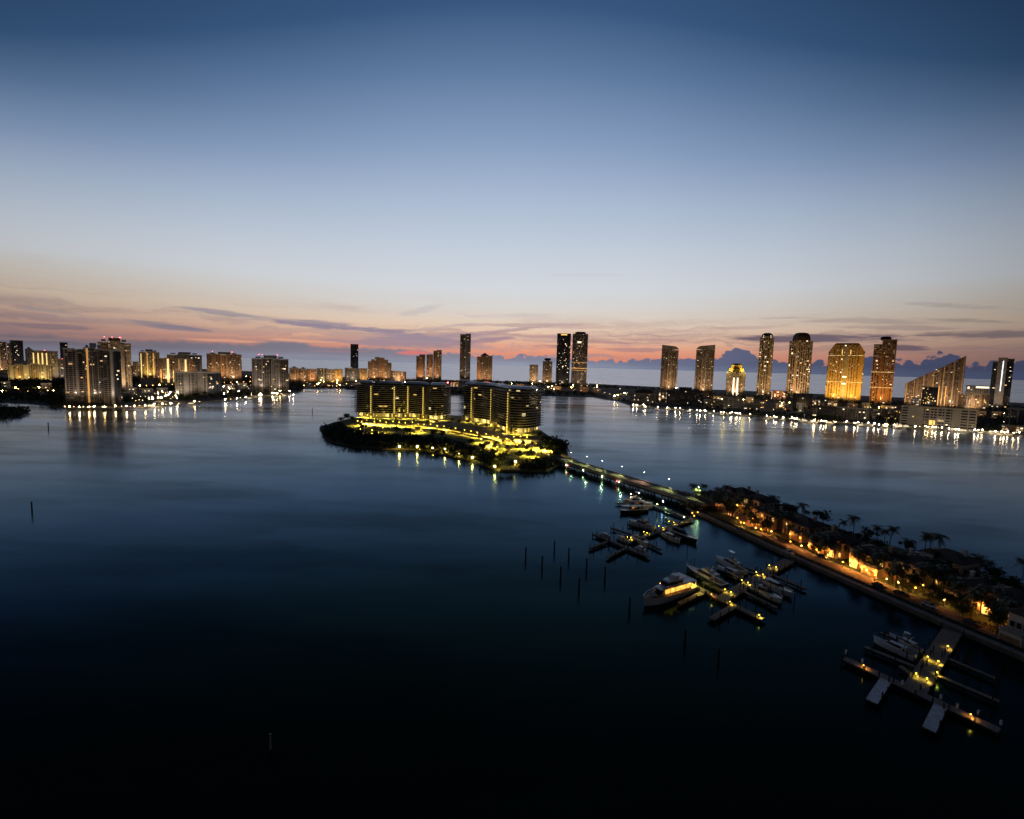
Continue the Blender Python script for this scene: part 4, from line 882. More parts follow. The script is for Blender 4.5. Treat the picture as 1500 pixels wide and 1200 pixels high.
for x, y in [(500, 620), (508, 618), (516, 617), (530, 634), (550, 635), (580, 636), (596, 637), (634, 640), (648, 641), (690, 652), (706, 660), (722, 672), (740, 676), (760, 674), (776, 674), (793, 664), (806, 668), (814, 672), (802, 660), (815, 660), (810, 652), (732, 685), (748, 688)]:
    tree(x, y, RN.uniform(.8, 1.2), 'bushy tree in the gardens of the condominium island', 'bushy trees on the island', 'tree', 1.5)

# ------------------------------------------------------------------ bridge
b0, b1 = at(806, 668, 4.5), at(1034, 737, 4.5); bd = (b1 - b0).normalized(); BL = (b1 - b0).length
br = thing('bridge', 'low concrete road bridge from the island to the villa peninsula', 'bridge', (b0.x, b0.y, 0), math.atan2(bd.y, bd.x))
mb = MB(); mb.bb(-8, BL + 2, -5.2, 5.2, 3.4, 4.5); mb.build('deck', M['seawall'], br)
mb = MB(); mb.bb(-6, BL + 2, -4.9, 4.9, 2.3, 3.38); mb.build('girder', M['pile'], br)
rv = Matrix.Rotation(-math.atan2(bd.y, bd.x), 3, 'Z'); e0 = rv @ (at(1040, 747) + NL * 4 - Vector((b0.x, b0.y, 0)))
mb = MB(); mb.bar((BL + 1.9, 0, 3.9), (e0.x, e0.y, 1.0), 9, 1.15); mb.bar((e0.x, e0.y, 1.0), (e0.x + 8, e0.y - 1.2, 1.0), 9, 1.1); mb.build('approach_ramp', M['paver'], br)
mb = MB(); mb.bb(-8, BL + 2, -3.8, 3.8, 4.51, 4.53); mb.build('road_surface', M['asphalt'], br)
for s in (-1, 1):
    mb = MB(); mb.bb(-8, BL + 2, s * 5.0 - .15, s * 5.0 + .15, 4.52, 5.5); mb.build('parapet', M['seawall'], br)
    mb = MB(); mb.bb(-8, BL + 2, s * 4.55 - .18, s * 4.55 + .18, 4.52, 4.68); mb.build('kerb', M['seawall'], br)
n = int(BL / 13)
for i in range(n + 1):
    x = i * BL / n; mb = MB(); mb.bb(x - .6, x + .6, -5.0, 5.0, 1.6, 2.29)
    for yy in (-4, -1.4, 1.4, 4): mb.bb(x - .4, x + .4, yy - .4, yy + .4, -2, 1.6)
    mb.build('pile_bent', M['seawall'], br)
for i, (x, y) in enumerate([(825, 664), (848.6, 670), (875, 676), (905, 684), (937, 693), (973, 703), (1010, 716)]):
    p = at(x, y, 11); tt = (p - b0).dot(bd); q = b0 + bd * tt + Vector((-bd.y, bd.x, 0)) * 4.9
    t = lamp(0, 0, 'cool' if i in (1, 2, 3) else 'lime', 'tall lamp post on the far parapet of the bridge', 'lamp posts along the bridge', 6.5, .14, 4.5, 'bridge_lamp', q)
    # shaded downlight that floods the deck
    l = bpy.data.lights.new('bridge_light', 'SPOT'); l.energy = 9000; l.color = (.9, 1, .36) if i not in (4,) else (1, .6, .4); l.spot_size = math.radians(120); l.spot_blend = .6; l.shadow_soft_size = .2
    o = bpy.data.objects.new('bridge_light', l); COL.objects.link(o); o.parent = t; o.location = (0, 0, 6.3); 
    dv = Vector((bd.y, -bd.x, 0)) * 5 + Vector((0, 0, -6)); o.rotation_euler = dv.to_track_quat('-Z', 'Y').to_euler()
for x, y, key in ((833, 688, 'lime'), (846, 697, 'lime'), (873, 706, 'lime'), (903, 713, 'lime'), (916, 710, 'red'), (821, 690, 'red')):
    p = at(x, y - 7, 2.9); tt = (p - b0).dot(bd); q = b0 + bd * tt + Vector((bd.y, -bd.x, 0)) * 5.4; mb = MB(); mb.lathe([(0, -.28), (.3, 0), (0, .28)], 6); o = mb.build('navigation_light', L_[key], br)
    o.location = (tt, -5.5, 2.8)
canopy('shrubs', [(985, 726), (1005, 728), (1030, 736), (1025, 746), (1008, 748)], 60, 4, .7, 'dark shrubs at the peninsula end of the bridge', 'shrubs', 18, 1.4, 'leaf', 1)

# ------------------------------------------------------------------ villas on the peninsula
def hip(mb, x0, x1, y0, y1, z, rise, o=.8):
    x0 -= o; x1 += o; y0 -= o; y1 += o
    mb.bb(x0, x1, y0, y1, z, z + .25)
    wx, wy = x1 - x0, y1 - y0
    if wx > wy: T = [(x0 + wy/2, (y0+y1)/2), (x1 - wy/2, (y0+y1)/2), (x1 - wy/2, (y0+y1)/2 + .01), (x0 + wy/2, (y0+y1)/2 + .01)]
    else: T = [((x0+x1)/2, y0 + wx/2), ((x0+x1)/2 + .01, y0 + wx/2), ((x0+x1)/2 + .01, y1 - wx/2), ((x0+x1)/2, y1 - wx/2)]
    mb.prism([(x0, y0), (x1, y0), (x1, y1), (x0, y1)], z + .26, z + .26 + rise, tops=T)
VZ = math.atan2(-NL.x, NL.y)
def villa(label, px, py, w_=13, d=12, h=6.8, var=0, lit=1, wall='stucco', glow=None):
    p = at(px, py, PZ); t = thing('villa', label, 'house', (p.x, p.y, PZ - .05), VZ)
    s = -1 if var % 2 else 1
    mb = MB(); mb.bb(-w_/2, w_/2, 0, d, 0, h); mb.build('wall', M[wall], t)
    gx0, gx1 = sorted((s * w_ * .5, s * w_ * .06))
    mb = MB(); mb.bb(gx0 + .02, gx1, -4.2, -.02, 0, 3.6); wg = mb.build('garage_wing', M[wall], t)
    mb = MB(); hip(mb, -w_/2, w_/2, 0, d, h, 2.6); rf = mb.build('roof', M['tile'], t)
    mb = MB(); mb.box(s * w_ * .3, d * .6, h + 2.2, 1.1, 1.1, 3.2); mb.box(s * w_ * .3, d * .6, h + 3.9, 1.4, 1.4, .3); mb.build('chimney', M[wall], rf)
    # terrace over the garage with balustrade
    mb = MB(); mb.bb(gx0 - .2, gx1 + .2, -4.5, -.02, 3.62, 3.85); mb.build('terrace', M['trim'], t)
    mb = MB(); k = gx0 - .1
    mb.bb(gx0 - .15, gx1 + .15, -4.45, -4.25, 4.75, 4.9)
    while k < gx1: mb.bb(k, k + .14, -4.42, -4.28, 3.86, 4.75); k += .5
    mb.build('balustrade', M['trim'], t)
    # arched entry tower on the other side
    ex = -s * w_ * .26
    mb = MB(); mb.bb(ex - 2, ex + 2, -1.6, -.02, 0, h + .9); mb.build('entry_tower', M[wall], t)
    mb = MB(); hip(mb, ex - 2, ex + 2, -1.6, 2, h + .92, 1.5, .5); mb.build('roof', M['tile'], t)
    mb = MB(); mb.xz([(ex - .95, 0), (ex + .95, 0), (ex + .95, 2.3), (ex + .6, 2.95), (ex, 3.2), (ex - .6, 2.95), (ex - .95, 2.3)], -1.68, -1.58)
    mb.build('door', W_['gold'] if lit > 1 else M['teak'], t)
    mb = MB(); mb.bb((gx0 + gx1)/2 - 2.3, (gx0 + gx1)/2 + 2.3, -4.28, -4.18, 0, 2.5); mb.build('garage_door', M['teak'], t)
    for i, (x, z, y) in enumerate([(ex, h - 1.6, -1.6), (s * w_ * .15, 5.1, 0), (s * w_ * .28, 5.1, 0), (s * w_ * .41, 5.1, 0), (-s * w_ * .44, 1.8, 0), (-s * w_ * .44, 5, 0), (-s * w_ * .07, 5.1, 0)]):
        mb = MB(); mb.bb(x - .65, x + .65, y - .14, y - .01, z - 1.0, z + 1.0); f = mb.build('window', M['trim'], t)
        on = lit and RN.random() < .16 * lit
        mb = MB(); mb.bb(x - .5, x + .5, y - .2, y - .145, z - .86, z + .86); mb.bb(x - .04, x + .04, y - .23, y - .2, z - .86, z + .86); mb.build('pane', W_['gold'] if on else M['glass'], f)
    for q in range(3):   # side windows
        for sx in (-1, 1):
            mb = MB(); mb.bb(sx * w_/2 - .1, sx * w_/2 + .1, d * (.2 + .28 * q) - .6, d * (.2 + .28 * q) + .6, 4.2, 6); mb.build('window', M['glass'], t)
    if lit:
        for x, y in ((gx0 + .4, -4.35), (gx1 - .4, -4.35), (ex - 1.5, -1.75), (ex + 1.5, -1.75))[:1 + lit]:
            mb = MB(); mb.lathe([(0, -.25), (.17, 0), (0, .25)], 5); o = mb.build('sconce', L_['sconce'], t); o.location = (x, y - .25, 2.5)
            l = bpy.data.lights.new('sconce_light', 'POINT'); l.energy = 210 * lit; l.color = (1, .36, .05); l.shadow_soft_size = .2; o2 = bpy.data.objects.new('sconce_light', l); COL.objects.link(o2); o2.parent = t; o2.location = (x, y - .9, 2.6)
    return t
villa('far hip roofed villa half hidden behind palms near the bridge', 1076, 737, 12, 11, 6.6, 0, 0, 'stucco')
villa('villa with broad dark gable, second from the bridge', 1102, 750, 14, 12, 7, 1, 1, 'stuccow')
villa('villa glowing deep orange around its lit archway', 1118, 770, 14, 11, 6.8, 0, 3, 'stucco')
villa('unlit pink stucco villa with dark garage doors', 1164, 787, 14, 12, 7, 0, 1, 'stucco')
villa('villa with lit balustrade porch next to unlit pink villa', 1212, 812, 12, 12, 7, 1, 2, 'stucco')
villa('brightest amber lit villa, its facade crossed by palm fronds', 1268, 836, 14, 12, 6.8, 0, 3, 'stucco')
villa('dim villa with one lit doorway between the bright villa and white house', 1328, 850, 12, 12, 6.6, 1, 1, 'stuccow')
villa('white house with arched upper windows set back among trees', 1374, 846, 14, 12, 8, 0, 0, 'stuccow')
villa('low dark roofed villa with one small window lit near the right edge', 1420, 885, 11, 11, 5.8, 1, 0, 'stuccow')
villa('villa with tall lit columns at the right edge of the road', 1463, 905, 12, 12, 6.8, 0, 2, 'stucco')
villa('tall pale villa cut by the right edge of the photo', 1512, 950, 12, 12, 8.5, 1, 0, 'stuccow')
PL = 'lamp posts along the brick road'
for x, y in [(1052, 735), (1066, 748), (1085, 766), (1090, 767), (1107, 774), (1115, 776), (1130, 779), (1158, 794), (1213, 814), (1235, 824), (1246, 829), (1269, 836), (1282, 843), (1299, 849), (1316, 854), (1341, 862), (1404, 862), (1383, 879), (1397, 874), (1449, 893), (1478, 901), (1373, 849), (1080, 759), (1425, 868), (1440, 882), (1457, 893), (1468, 898), (1488, 908), (1352, 858), (1225, 806), (1196, 806), (1174, 800)]:
    lamp(x, y, 'wlow' if RN.random() < .6 else 'alow', 'warm lamp glowing between the villas and the brick road', PL, 2.1, .24, PZ, 'lantern', pw=460, pc=(1, .44, .1))
for x, y in [(1022, 751), (1014, 752), (1017, 756)]:
    lamp(x, y, 'alow', 'amber lamp at the seawall corner by the bridge foot', 'amber lamps at the seawall corner', 2, .2, PZ, 'lantern', pw=80, pc=(1, .38, .06))
GP = 'palms on the villa peninsula'
for x, y in [(1022, 741), (1028, 738), (1036, 737), (1044, 736), (1050, 735), (1058, 737), (1066, 742), (1072, 750), (1080, 757), (1088, 752), (1094, 764), (1104, 771), (1126, 778), (1138, 777), (1148, 772), (1180, 790), (1184, 800), (1192, 806), (1200, 798), (1182, 770), (1196, 768), (1174, 764), (1236, 780), (1250, 786), (1244, 822), (1256, 832), (1278, 843), (1290, 846), (1306, 853), (1312, 862), (1295, 798), (1284, 794), (1303, 800), (1345, 868), (1352, 862), (1362, 812), (1354, 810), (1374, 818), (1388, 862), (1395, 880), (1426, 846), (1449, 846), (1436, 850), (1416, 892), (1436, 900), (1450, 908), (1470, 912), (1482, 866), (1498, 850), (1490, 905), (1476, 925), (1232, 818), (1225, 812), (1150, 785), (1015, 735), (1020, 733), (1032, 732), (1040, 731), (1047, 740), (1054, 741), (1024, 736), (1099, 768), (1116, 776), (1210, 815), (1221, 820), (1262, 838), (1284, 845), (1322, 866), (1338, 864), (1366, 868), (1380, 874), (1404, 890), (1270, 806), (1330, 818), (1160, 762)]:
    tree(x, y, RN.uniform(.72, 1.05), 'dark palm standing among the villas on the peninsula', GP, 'palm')
for x, y in [(1060, 745), (1064, 730), (1090, 730), (1130, 745), (1140, 752), (1150, 760), (1160, 752), (1186, 780), (1205, 772), (1220, 790), (1228, 800), (1238, 795), (1260, 800), (1270, 795), (1285, 812), (1300, 822), (1310, 838), (1318, 830), (1330, 815), (1340, 830), (1360, 850), (1366, 862), (1385, 850), (1400, 850), (1410, 838), (1430, 870), (1444, 865), (1455, 860), (1476, 875), (1488, 880), (1500, 890), (1410, 905), (1460, 890)]:
    tree(x, y, RN.uniform(.62, .95), 'bushy dark tree between the villas on the peninsula', 'bushy trees on the villa peninsula')
for i in range(64):
    s_ = RN.uniform(0, 4.6); k = int(s_); q = SW[1 + min(k, 4)].lerp(SW[2 + min(k, 4)], s_ - k) + NL * (RN.choice((12.8, 13.6, 14.6, 30, 33, 27)) + RN.uniform(-.6, .6))
    if i % 2: dup(PALMS[i % 3], (q.x, q.y, PZ - .05), RN.uniform(0, 6), RN.uniform(.7, 1.05), 'dark palm standing among the villas on the peninsula', GP)
    else: dup(TREES[i % 4], (q.x, q.y, PZ - .05), RN.uniform(0, 6), RN.uniform(.6, 1.0), 'bushy dark tree between the villas on the peninsula', 'bushy trees on the villa peninsula')
def hedge(pts, label, h=1.1, wd=1.6, lf=.28):
    mb = MB()
    for a, b_ in zip(pts, pts[1:]):
        for _ in range(int((b_ - a).length * 28)):
            c = a.lerp(b_, RN.random()); mb.leaf((c.x + RN.uniform(-wd, wd) / 2, c.y + RN.uniform(-wd, wd) / 2, PZ + RN.uniform(.1, h)), lf * RN.uniform(.6, 1.3))
    tag(mb.build('hedge', M['hedge']), label, 'hedge', kind='stuff')
hedge([p + NL * 3.3 for p in SW[1:]], 'low dark planting along the marina side of the road', .7, 1.0)
hedge([at(1098, 778), at(1136, 791)], 'clipped hedge before the orange glowing villa', 1.0)
hedge([at(1136, 791), at(1200, 819)], 'clipped hedge before the unlit pink villa', 1.1)
hedge([at(1310, 862), at(1345, 874), at(1400, 897), at(1430, 906)], 'long dark hedge beside the road below the white house', 1.4, 2.4)
hedge([at(1440, 925), at(1500, 952)], 'dark hedge at the right end of the road', 1.4, 2.4)
# cars
def car_proto(m, label):
    t = thing('parked_car', label, 'car')
    mb = MB(); mb.taper((-2.3, 2.3, .82, .78), .32, (-2.25, 2.2, .9, .84), .72); mb.taper((-2.25, 2.2, .9, .84), .721, (-2.15, 2.0, .82, .74), .98); mb.build('body', M[m], t)
    mb = MB(); mb.taper((-1.9, .95, .76, .76), .985, (-1.25, .25, .6, .6), 1.42); mb.build('window', M['glass'], t)
    mb = MB(); mb.taper((-1.28, .28, .61, .61), 1.425, (-1.2, .2, .55, .55), 1.48); mb.build('roof', M[m], t)
    for x in (-1.4, 1.4):
        for y in (-.82, .82): mb = MB(); mb.tube((x, y - .1, .33), (x, y + .1, .33), .33, None, 12); mb.tube((x, y + .1, .33), (x, y - .1, .33), .33, None, 12); mb.build('wheel', M['tyre'], t)
    for y in (-.6, .6): mb = MB(); mb.bb(2.1, 2.22, y - .18, y + .18, .62, .76); mb.build('headlight', M['steel'], t)
    return t
for px, py, m, lb, rr in ((1155, 811, 'carw', 'white car stopped on the road above the second dock', 0), (1206, 818, 'card', 'dark car at the kerb below the balustrade porch villa', .1), (1288, 860, 'card', 'dark car parked below the brightest amber villa', 0), (1320, 872, 'card', 'dark car parked just right of the amber lit stretch', .05), (1086, 778, 'card', 'dark car below the orange glowing archway', 0), (1362, 889, 'carw', 'pale car on the dark road below the white house', .02), (1424, 915, 'card', 'last dark car towards the right edge of the road', 0)):
    c = car_proto(m, lb); p = at(px, py, PZ + .02); c.location = p; c.rotation_euler = (0, 0, math.atan2(D.y, D.x) + rr)

# ------------------------------------------------------------------ docks
def dock(label, runs, z=1.3, pile=True):
    P0 = at(*runs[0][0], z); t = thing('dock', label, 'dock', (P0.x, P0.y, 0))
    for k, (a, b_, wd, nm) in enumerate(runs):
        A_, B_ = at(*a, z) - P0, at(*b_, z) - P0; mb = MB(); zz = z - .006 * k
        d = (B_ - A_).normalized(); n = Vector((-d.y, d.x, 0)); L = (B_ - A_).length
        A_.z = B_.z = zz - .15
        mb.bar(A_, B_, wd, .3)
        o = mb.build(nm, M['gangway' if nm == 'gangway' else 'wood'], t)
        mb = MB(); s = 0
        for e in (-1, 1): mb.bar(A_ + n * e * (wd/2 + .02) - Vector((0, 0, .25)), B_ + n * e * (wd/2 + .02) - Vector((0, 0, .25)), .16, .55)
        mb.build('edge_beam', M['pile'], o)
        st = 5.5; k2 = 0
        while s <= L + .1:
            for e in (-1, 1):
                if nm == 'finger' and (k2 % 2) and e < 0: continue
                q = A_ + d * min(s, L) + n * e * (wd/2 + .3)
                mb = MB(); mb.tube((q.x, q.y, -2), (q.x, q.y, z + RN.uniform(1.0, 2.2)), .19, .17, 6); mb.build('piling', M['pile'], o)
            s += st; k2 += 1
    return t
dock('northern jetty reaching to three moored cruisers by the bridge', [((1003, 757), (944, 735.5), 2.4, 'walkway'), ((943, 735), (902, 737), 1.8, 'finger')])
dock('middle dock with crossed fingers and yellow lamp pairs', [((1015, 760), (922, 793), 2.6, 'walkway'), ((974, 759.5), (994, 767), 1.3, 'finger'), ((920.7, 767.5), (960, 778), 1.5, 'finger'), ((962, 778), (998, 788), 1.3, 'finger'),
     ((897, 773), (933, 785), 1.5, 'finger'), ((935, 788), (969, 805), 1.4, 'finger'), ((871, 782), (950, 815), 2.2, 'cross_walkway'), ((889, 793), (864, 802.5), 1.5, 'finger'), ((917, 802), (890, 816), 1.5, 'finger')])
dock('long dock with yellow lamps leading out to the big lit yacht', [((1156, 820), (1058, 877), 4.2, 'walkway'), ((1008, 854), (1118, 907), 2.6, 'cross_walkway'), ((1029, 868), (995, 884), 1.8, 'finger'), ((1074, 888), (1042, 906), 2.2, 'finger'),
     ((1086, 864), (1138, 890), 1.4, 'finger'), ((1131, 841), (1180, 862), 1.4, 'finger'), ((1084, 845), (1050, 833), 1.1, 'finger'), ((1108, 836), (1065, 822), 1.1, 'finger'), ((1062, 866), (1030, 852), 1.1, 'finger')])
dock('nearest dock with long cross pier and two pale gangways', [((1395, 924), (1340, 1010), 4.6, 'walkway'), ((1237, 964), (1464, 1070), 2.6, 'cross_walkway'), ((1298, 995), (1277, 1027), 2.4, 'gangway'), ((1378, 1033), (1361, 1068), 2.4, 'gangway'),
     ((1365, 957), (1290, 926), 1.2, 'finger'), ((1350, 980), (1267, 947), 1.3, 'finger'), ((1342, 992), (1319, 975), 1.2, 'finger'), ((1382, 961), (1458, 993), 1.2, 'finger'), ((1372, 988), (1464, 1027), 1.2, 'finger')])
def dlamp(px, py, key, label, group, h=.9):
    key = {'yellow': 'ylow', 'amber': 'alow'}[key]
    lamp(px, py, key, label, group, h, .13, 1.3, 'dock_lamp', pw=130, pc=(1, .7, .08) if key == 'ylow' else (1, .4, .06))
for x, y in [(980, 764), (986.7, 766), (965, 771), (971, 773), (943, 779), (948, 780.5), (919, 787), (924, 788)]: dlamp(x, y, 'yellow', 'yellow lamp in a pair on the middle dock', 'lamps on the middle dock')
for x, y in [(1127, 828.5), (1137, 831), (1108, 838.5), (1117.5, 842), (1086.5, 850.5), (1095.5, 854), (1062, 864), (1071, 868), (1069, 881.5)]: dlamp(x, y, 'yellow', 'yellow lamp on the long dock before the big lit yacht', 'lamps on the long dock')
for x, y in [(1388.6, 947), (1359, 962.5), (1374.6, 969), (1342, 987.3), (1358, 994.6), (1373, 985.6)]: dlamp(x, y, 'yellow', 'yellow lamp on the nearest dock walkway', 'lamps on the nearest dock')
for x, y, l in ((1265, 975, 'orange lamp near the left end of the nearest cross pier'), (1422, 1047, 'orange lamp near the right end of the nearest cross pier'), (1042, 871, 'orange lamp on the cross pier behind the big yacht'), (1008, 856, 'orange lamp at the stern of the big yacht'), (1112, 901, 'white lamp at the outer corner of the long dock')):
    dlamp(x, y, 'amber' if 'orange' in l else 'yellow', l, None)
for x, y, k, l in ((924, 724, 'warm', 'amber lamp above the moored cruisers by the bridge'), (936, 722.7, 'cool', 'white lamp beside the amber one above the cruisers by the bridge'), (971, 735, 'cool', 'white lamp on the middle of the northern jetty'), (963, 739, 'dock', 'faint lamp on the northern jetty right of the cruisers'), (1002, 758, 'yellow', 'yellow lamp at the shore end of the northern jetty')):
    lamp(x, y, k, l, None, 3, .2, 1.3, 'dock_lamp')
# power pedestals on the nearest pier
for x, y in ((1263, 971), (1239, 958), (1322, 1003), (1402, 1037), (1433, 1047), (1378, 1024), (1466, 1062)):
    p = at(x, y, 1.3); t = thing('dock_pedestal', 'pale power pedestal on the nearest cross pier', 'pedestal', (p.x, p.y, 1.3), 0, 'pedestals on the nearest pier')
    mb = MB(); mb.box(0, 0, .5, .35, .35, 1.0); mb.build('body', M['white'], t); mb = MB(); mb.box(0, 0, 1.06, .42, .42, .1); mb.build('cap', M['steel'], t)
# mooring piles in open water
MP = 'mooring piles standing in open water'
def pile(px, py, h, label, group, r=.34, m='pile'):
    p = at(px, py, 0); t = thing('mooring_pile', label, 'piling', (p.x, p.y, 0), 0, group)
    mb = MB(); mb.tube((0, 0, -2), (0, 0, h), r, r * .85, 8); mb.build('post', M[m], t); mb = MB(); mb.lathe([(r * .95, h), (r * .9, h + .12), (0, h + .35)], 8); mb.build('cap', M['steel' if m != 'pile' else 'pile'], t)
for x, y in [(770, 818), (794, 832), (812, 808), (821, 848), (833, 819), (859, 835), (848, 866), (886, 848)]: pile(x, y, 4.6, 'dark piling in the loose group left of the middle dock', MP)
pile(922, 894, 4.2, 'dark piling alone left of the big lit yacht', None); pile(1003, 944, 4, 'dark piling in the water below the long dock, left one of two', None); pile(1052, 972, 4, 'dark piling in the water below the long dock, right one of two', None)
pile(47, 750, 5, 'dark channel marker post in the water below the left shore', None, .34); pile(71, 629, 7, 'thin post in the water right of the mangrove islet', None, .45); pile(457.5, 605, 8, 'post with a board in the water left of the island', None, .5)
pile(396, 1098, 3.2, 'whitish post alone in the black water at the bottom of the photo', None, .2, 'seawall')
for i, (a, b_) in enumerate((((905, 748), (1005, 775)), ((925, 770), (1010, 800)), ((1010, 835), (1100, 860)), ((1095, 870), (1185, 880)), ((1270, 935), (1370, 985)), ((1390, 950), (1470, 1010)))):
    for k in range(9):
        x = RN.uniform(a[0], b_[0]); y = a[1] + (b_[1] - a[1]) * (x - a[0]) / (b_[0] - a[0]) + RN.uniform(-10, 10)
        pile(x, y, RN.uniform(2.6, 4), 'slim tie-up piling between the boat slips of the marina', 'slip pilings in the marina', .17)
# ------------------------------------------------------------------ boats
def hull_mb(L, B, z, n=14, full=.5):
    mb = MB(); S_ = []
    for i in range(n + 1):
        t = i / n; x = (t - .5) * L
        b_ = B / 2 * (.92 + .08 * min(1, t * 4)) * (1 - max(0, (t - full) / (1 - full)) ** 2.3); sh = z * (1 + .35 * t * t)
        rk = max(0, t - .8) * L * .18
        S_.append([(x - rk, 0, -.5 + .2 * t), (x - rk * .6, b_ * .78, 0), (x, b_, sh * .75), (x + .02 * L * t, b_, sh)])
    for a, c in zip(S_, S_[1:]):
        for k in range(3):
            mb.face([a[k], c[k], c[k + 1], a[k + 1]])
            mb.face([(p[0], -p[1], p[2]) for p in (a[k], a[k + 1], c[k + 1], c[k])])
        mb.face([a[3], c[3], (c[3][0], -c[3][1], c[3][2] + .001), (a[3][0], -a[3][1], a[3][2] + .001)], None, 1)
    a = S_[0]; mb.face([a[0], a[1], a[2], a[3], (a[3][0], -a[3][1], a[3][2]), (a[2][0], -a[2][1], a[2][2]), (a[1][0], -a[1][1], a[1][2])])
    return mb, S_
def rails(S_, L, t, h=.75, fr=.45):
    n = len(S_); mb = MB(); i0 = int(n * fr)
    for s in (-1, 1):
        pts = [Vector((q[3][0], s * q[3][1] * .94, q[3][2])) for q in S_[i0:]]; up = Vector((0, 0, h))
        for a, b_ in zip(pts, pts[1:]): mb.tube(a + up, b_ + up, .035, None, 4, 0, False); mb.tube(a, a + up, .03, None, 4, 0, False)
    mb.build('rail', M['steel'], t)
def cruiser(label, L=14, B=4.3, hull='white', fly=True, tower_=False, name='motor_yacht', cover=False):
    t = thing(name, label, 'yacht'); z = 1.15 + L * .03; k = L / 14
    mb, S_ = hull_mb(L, B, z); mb.build('hull', [M[hull], M['white']], t)
    mb = MB(); mb.bb(-L * .47, -L * .2, -B * .38, B * .38, z * 1.02, z * 1.02 + .03); mb.build('cockpit_floor', M['teak'], t)
    hb = B * .38; zc = z * 1.05; 
    mb = MB(); mb.taper((-L * .2, L * .26, hb, hb * .62), zc, (-L * .18, L * .2, hb * .96, hb * .58), zc + .45 * k); mb.build('cabin', M['white'], t)
    mb = MB(); mb.taper((-L * .18, L * .2, hb * .96, hb * .58), zc + .455 * k, (-L * .17, L * .08, hb * .88, hb * .6), zc + 1.35 * k); mb.build('windshield', M['glass'], t)
    mb = MB(); mb.taper((-L * .3, L * .1, hb * .98, hb * .66), zc + 1.36 * k, (-L * .29, L * .08, hb * .94, hb * .6), zc + 1.55 * k); mb.build('hardtop', M['canvas' if cover else 'white'], t)
    for s in (-1, 1): mb = MB(); mb.tube((-L * .28, s * hb * .85, zc), (-L * .28, s * hb * .85, zc + 1.36 * k), .06, None, 6); mb.build('post', M['white'], t)
    if fly:
        mb = MB(); mb.taper((-L * .16, L * .05, hb * .8, hb * .5), zc + 1.56 * k, (-L * .16, L * .0, hb * .84, hb * .55), zc + 2.1 * k); mb.build('flybridge', M['white'], t)
        mb = MB(); mb.taper((-L * .03, L * .0, hb * .5, hb * .45), zc + 2.11 * k, (-L * .05, -L * .03, hb * .48, hb * .4), zc + 2.5 * k); mb.build('flybridge_screen', M['glass'], t)
        mb = MB(); mb.bb(-L * .1, -L * .06, -.5, .5, zc + 2.11 * k, zc + 2.7 * k); mb.build('seat', M['canvas'], t)
    mb = MB(); mb.tube((-L * .15, 0, zc + 1.5 * k), (-L * .19, 0, zc + 3.9 * k), .07, .04, 6); mb.tube((-L * .19, -.8, zc + 3.2 * k), (-L * .19, .8, zc + 3.2 * k), .05, None, 5); mb.build('mast', M['white'], t)
    if tower_:
        mb = MB(); zt = zc + 1.5 * k
        for sx in (-.12, .04):
            for s in (-1, 1): mb.tube((sx * L, s * hb * .7, zt), (sx * L * .7, s * hb * .35, zt + 3 * k), .05, None, 5)
        mb.taper((-L * .12, L * .05, hb * .45, hb * .4), zt + 3 * k, (-L * .12, L * .05, hb * .45, hb * .4), zt + 3.1 * k); mb.build('tuna_tower', M['steel'], t)
    rails(S_, L, t)
    mb = MB(); mb.bb(-L * .53, -L * .5, -B * .4, B * .4, .35, .5); mb.build('swim_platform', M['teak'], t)
    return t
def lay(t, bow, stern):
    a, b_ = at(*bow), at(*stern); d = a - b_; c = (a + b_) / 2
    t.location = (c.x, c.y, 0); t.rotation_euler = (0, 0, math.atan2(d.y, d.x)); return d.length
def put(label, bow, stern, **k):
    d = (at(*bow) - at(*stern)).length
    t = cruiser(label, max(6, d), max(2.4, d * k.pop('bw', .29)), **k); lay(t, bow, stern); return t
put('cruiser nearest the bridge with sweeping pale superstructure', (955, 742), (915, 735), tower_=True)
put('middle one of the three cruisers moored beside the bridge', (910, 747), (953, 743), bw=.24)
put('outermost cruiser of the three, dark hulled, beside the bridge', (908, 753), (947, 749), hull='navyhull', bw=.24, fly=False)
put('white cruiser with blue grey canopy on the upper finger of the middle dock', (921, 766), (958, 777), cover=True)
put('long dark hulled boat by the shore end of the middle dock', (1021, 797), (972, 777), hull='navyhull', bw=.17, fly=False, cover=True)
put('open fishing boat moored below the lamps of the middle dock', (996, 797), (972, 785), fly=False)
put('pale cruiser at the crossing of the middle dock', (949, 802), (928, 789))
put('small launch tied to the outermost cross walkway, left end', (878, 784), (892, 790), fly=False, name='small_boat')
put('small launch tied between the outer fingers of the middle dock', (903, 788), (916, 795), fly=False, name='small_boat')
put('small cabin boat at the right end of the outermost cross walkway', (946, 812), (934, 804), fly=False, name='small_boat')
put('large motor yacht with teak side deck between big lit yacht and dock', (1005, 835), (1062, 863), hull='navyhull', bw=.25)
put('long white yacht in the slip nearest the seawall on the long dock', (1049, 820), (1090, 842), tower_=True, bw=.25)
put('slim white yacht in the second slip from the seawall', (1050, 834), (1086, 850), bw=.24, fly=False)
put('white cruiser with canopy right of the long dock, nearer one', (1145, 885), (1098, 862), cover=True)
put('white cruiser right of the long dock, farther one', (1160, 876), (1114, 853), fly=False, bw=.24)
put('sleek pale blue speedboat on the nearest dock', (1279, 940), (1340, 968), hull='bluewhite', fly=False, bw=.2, name='speedboat')
put('pale cruiser behind the speedboat on the nearest dock', (1302, 935), (1350, 960), hull='bluewhite', bw=.2, fly=False, tower_=True)
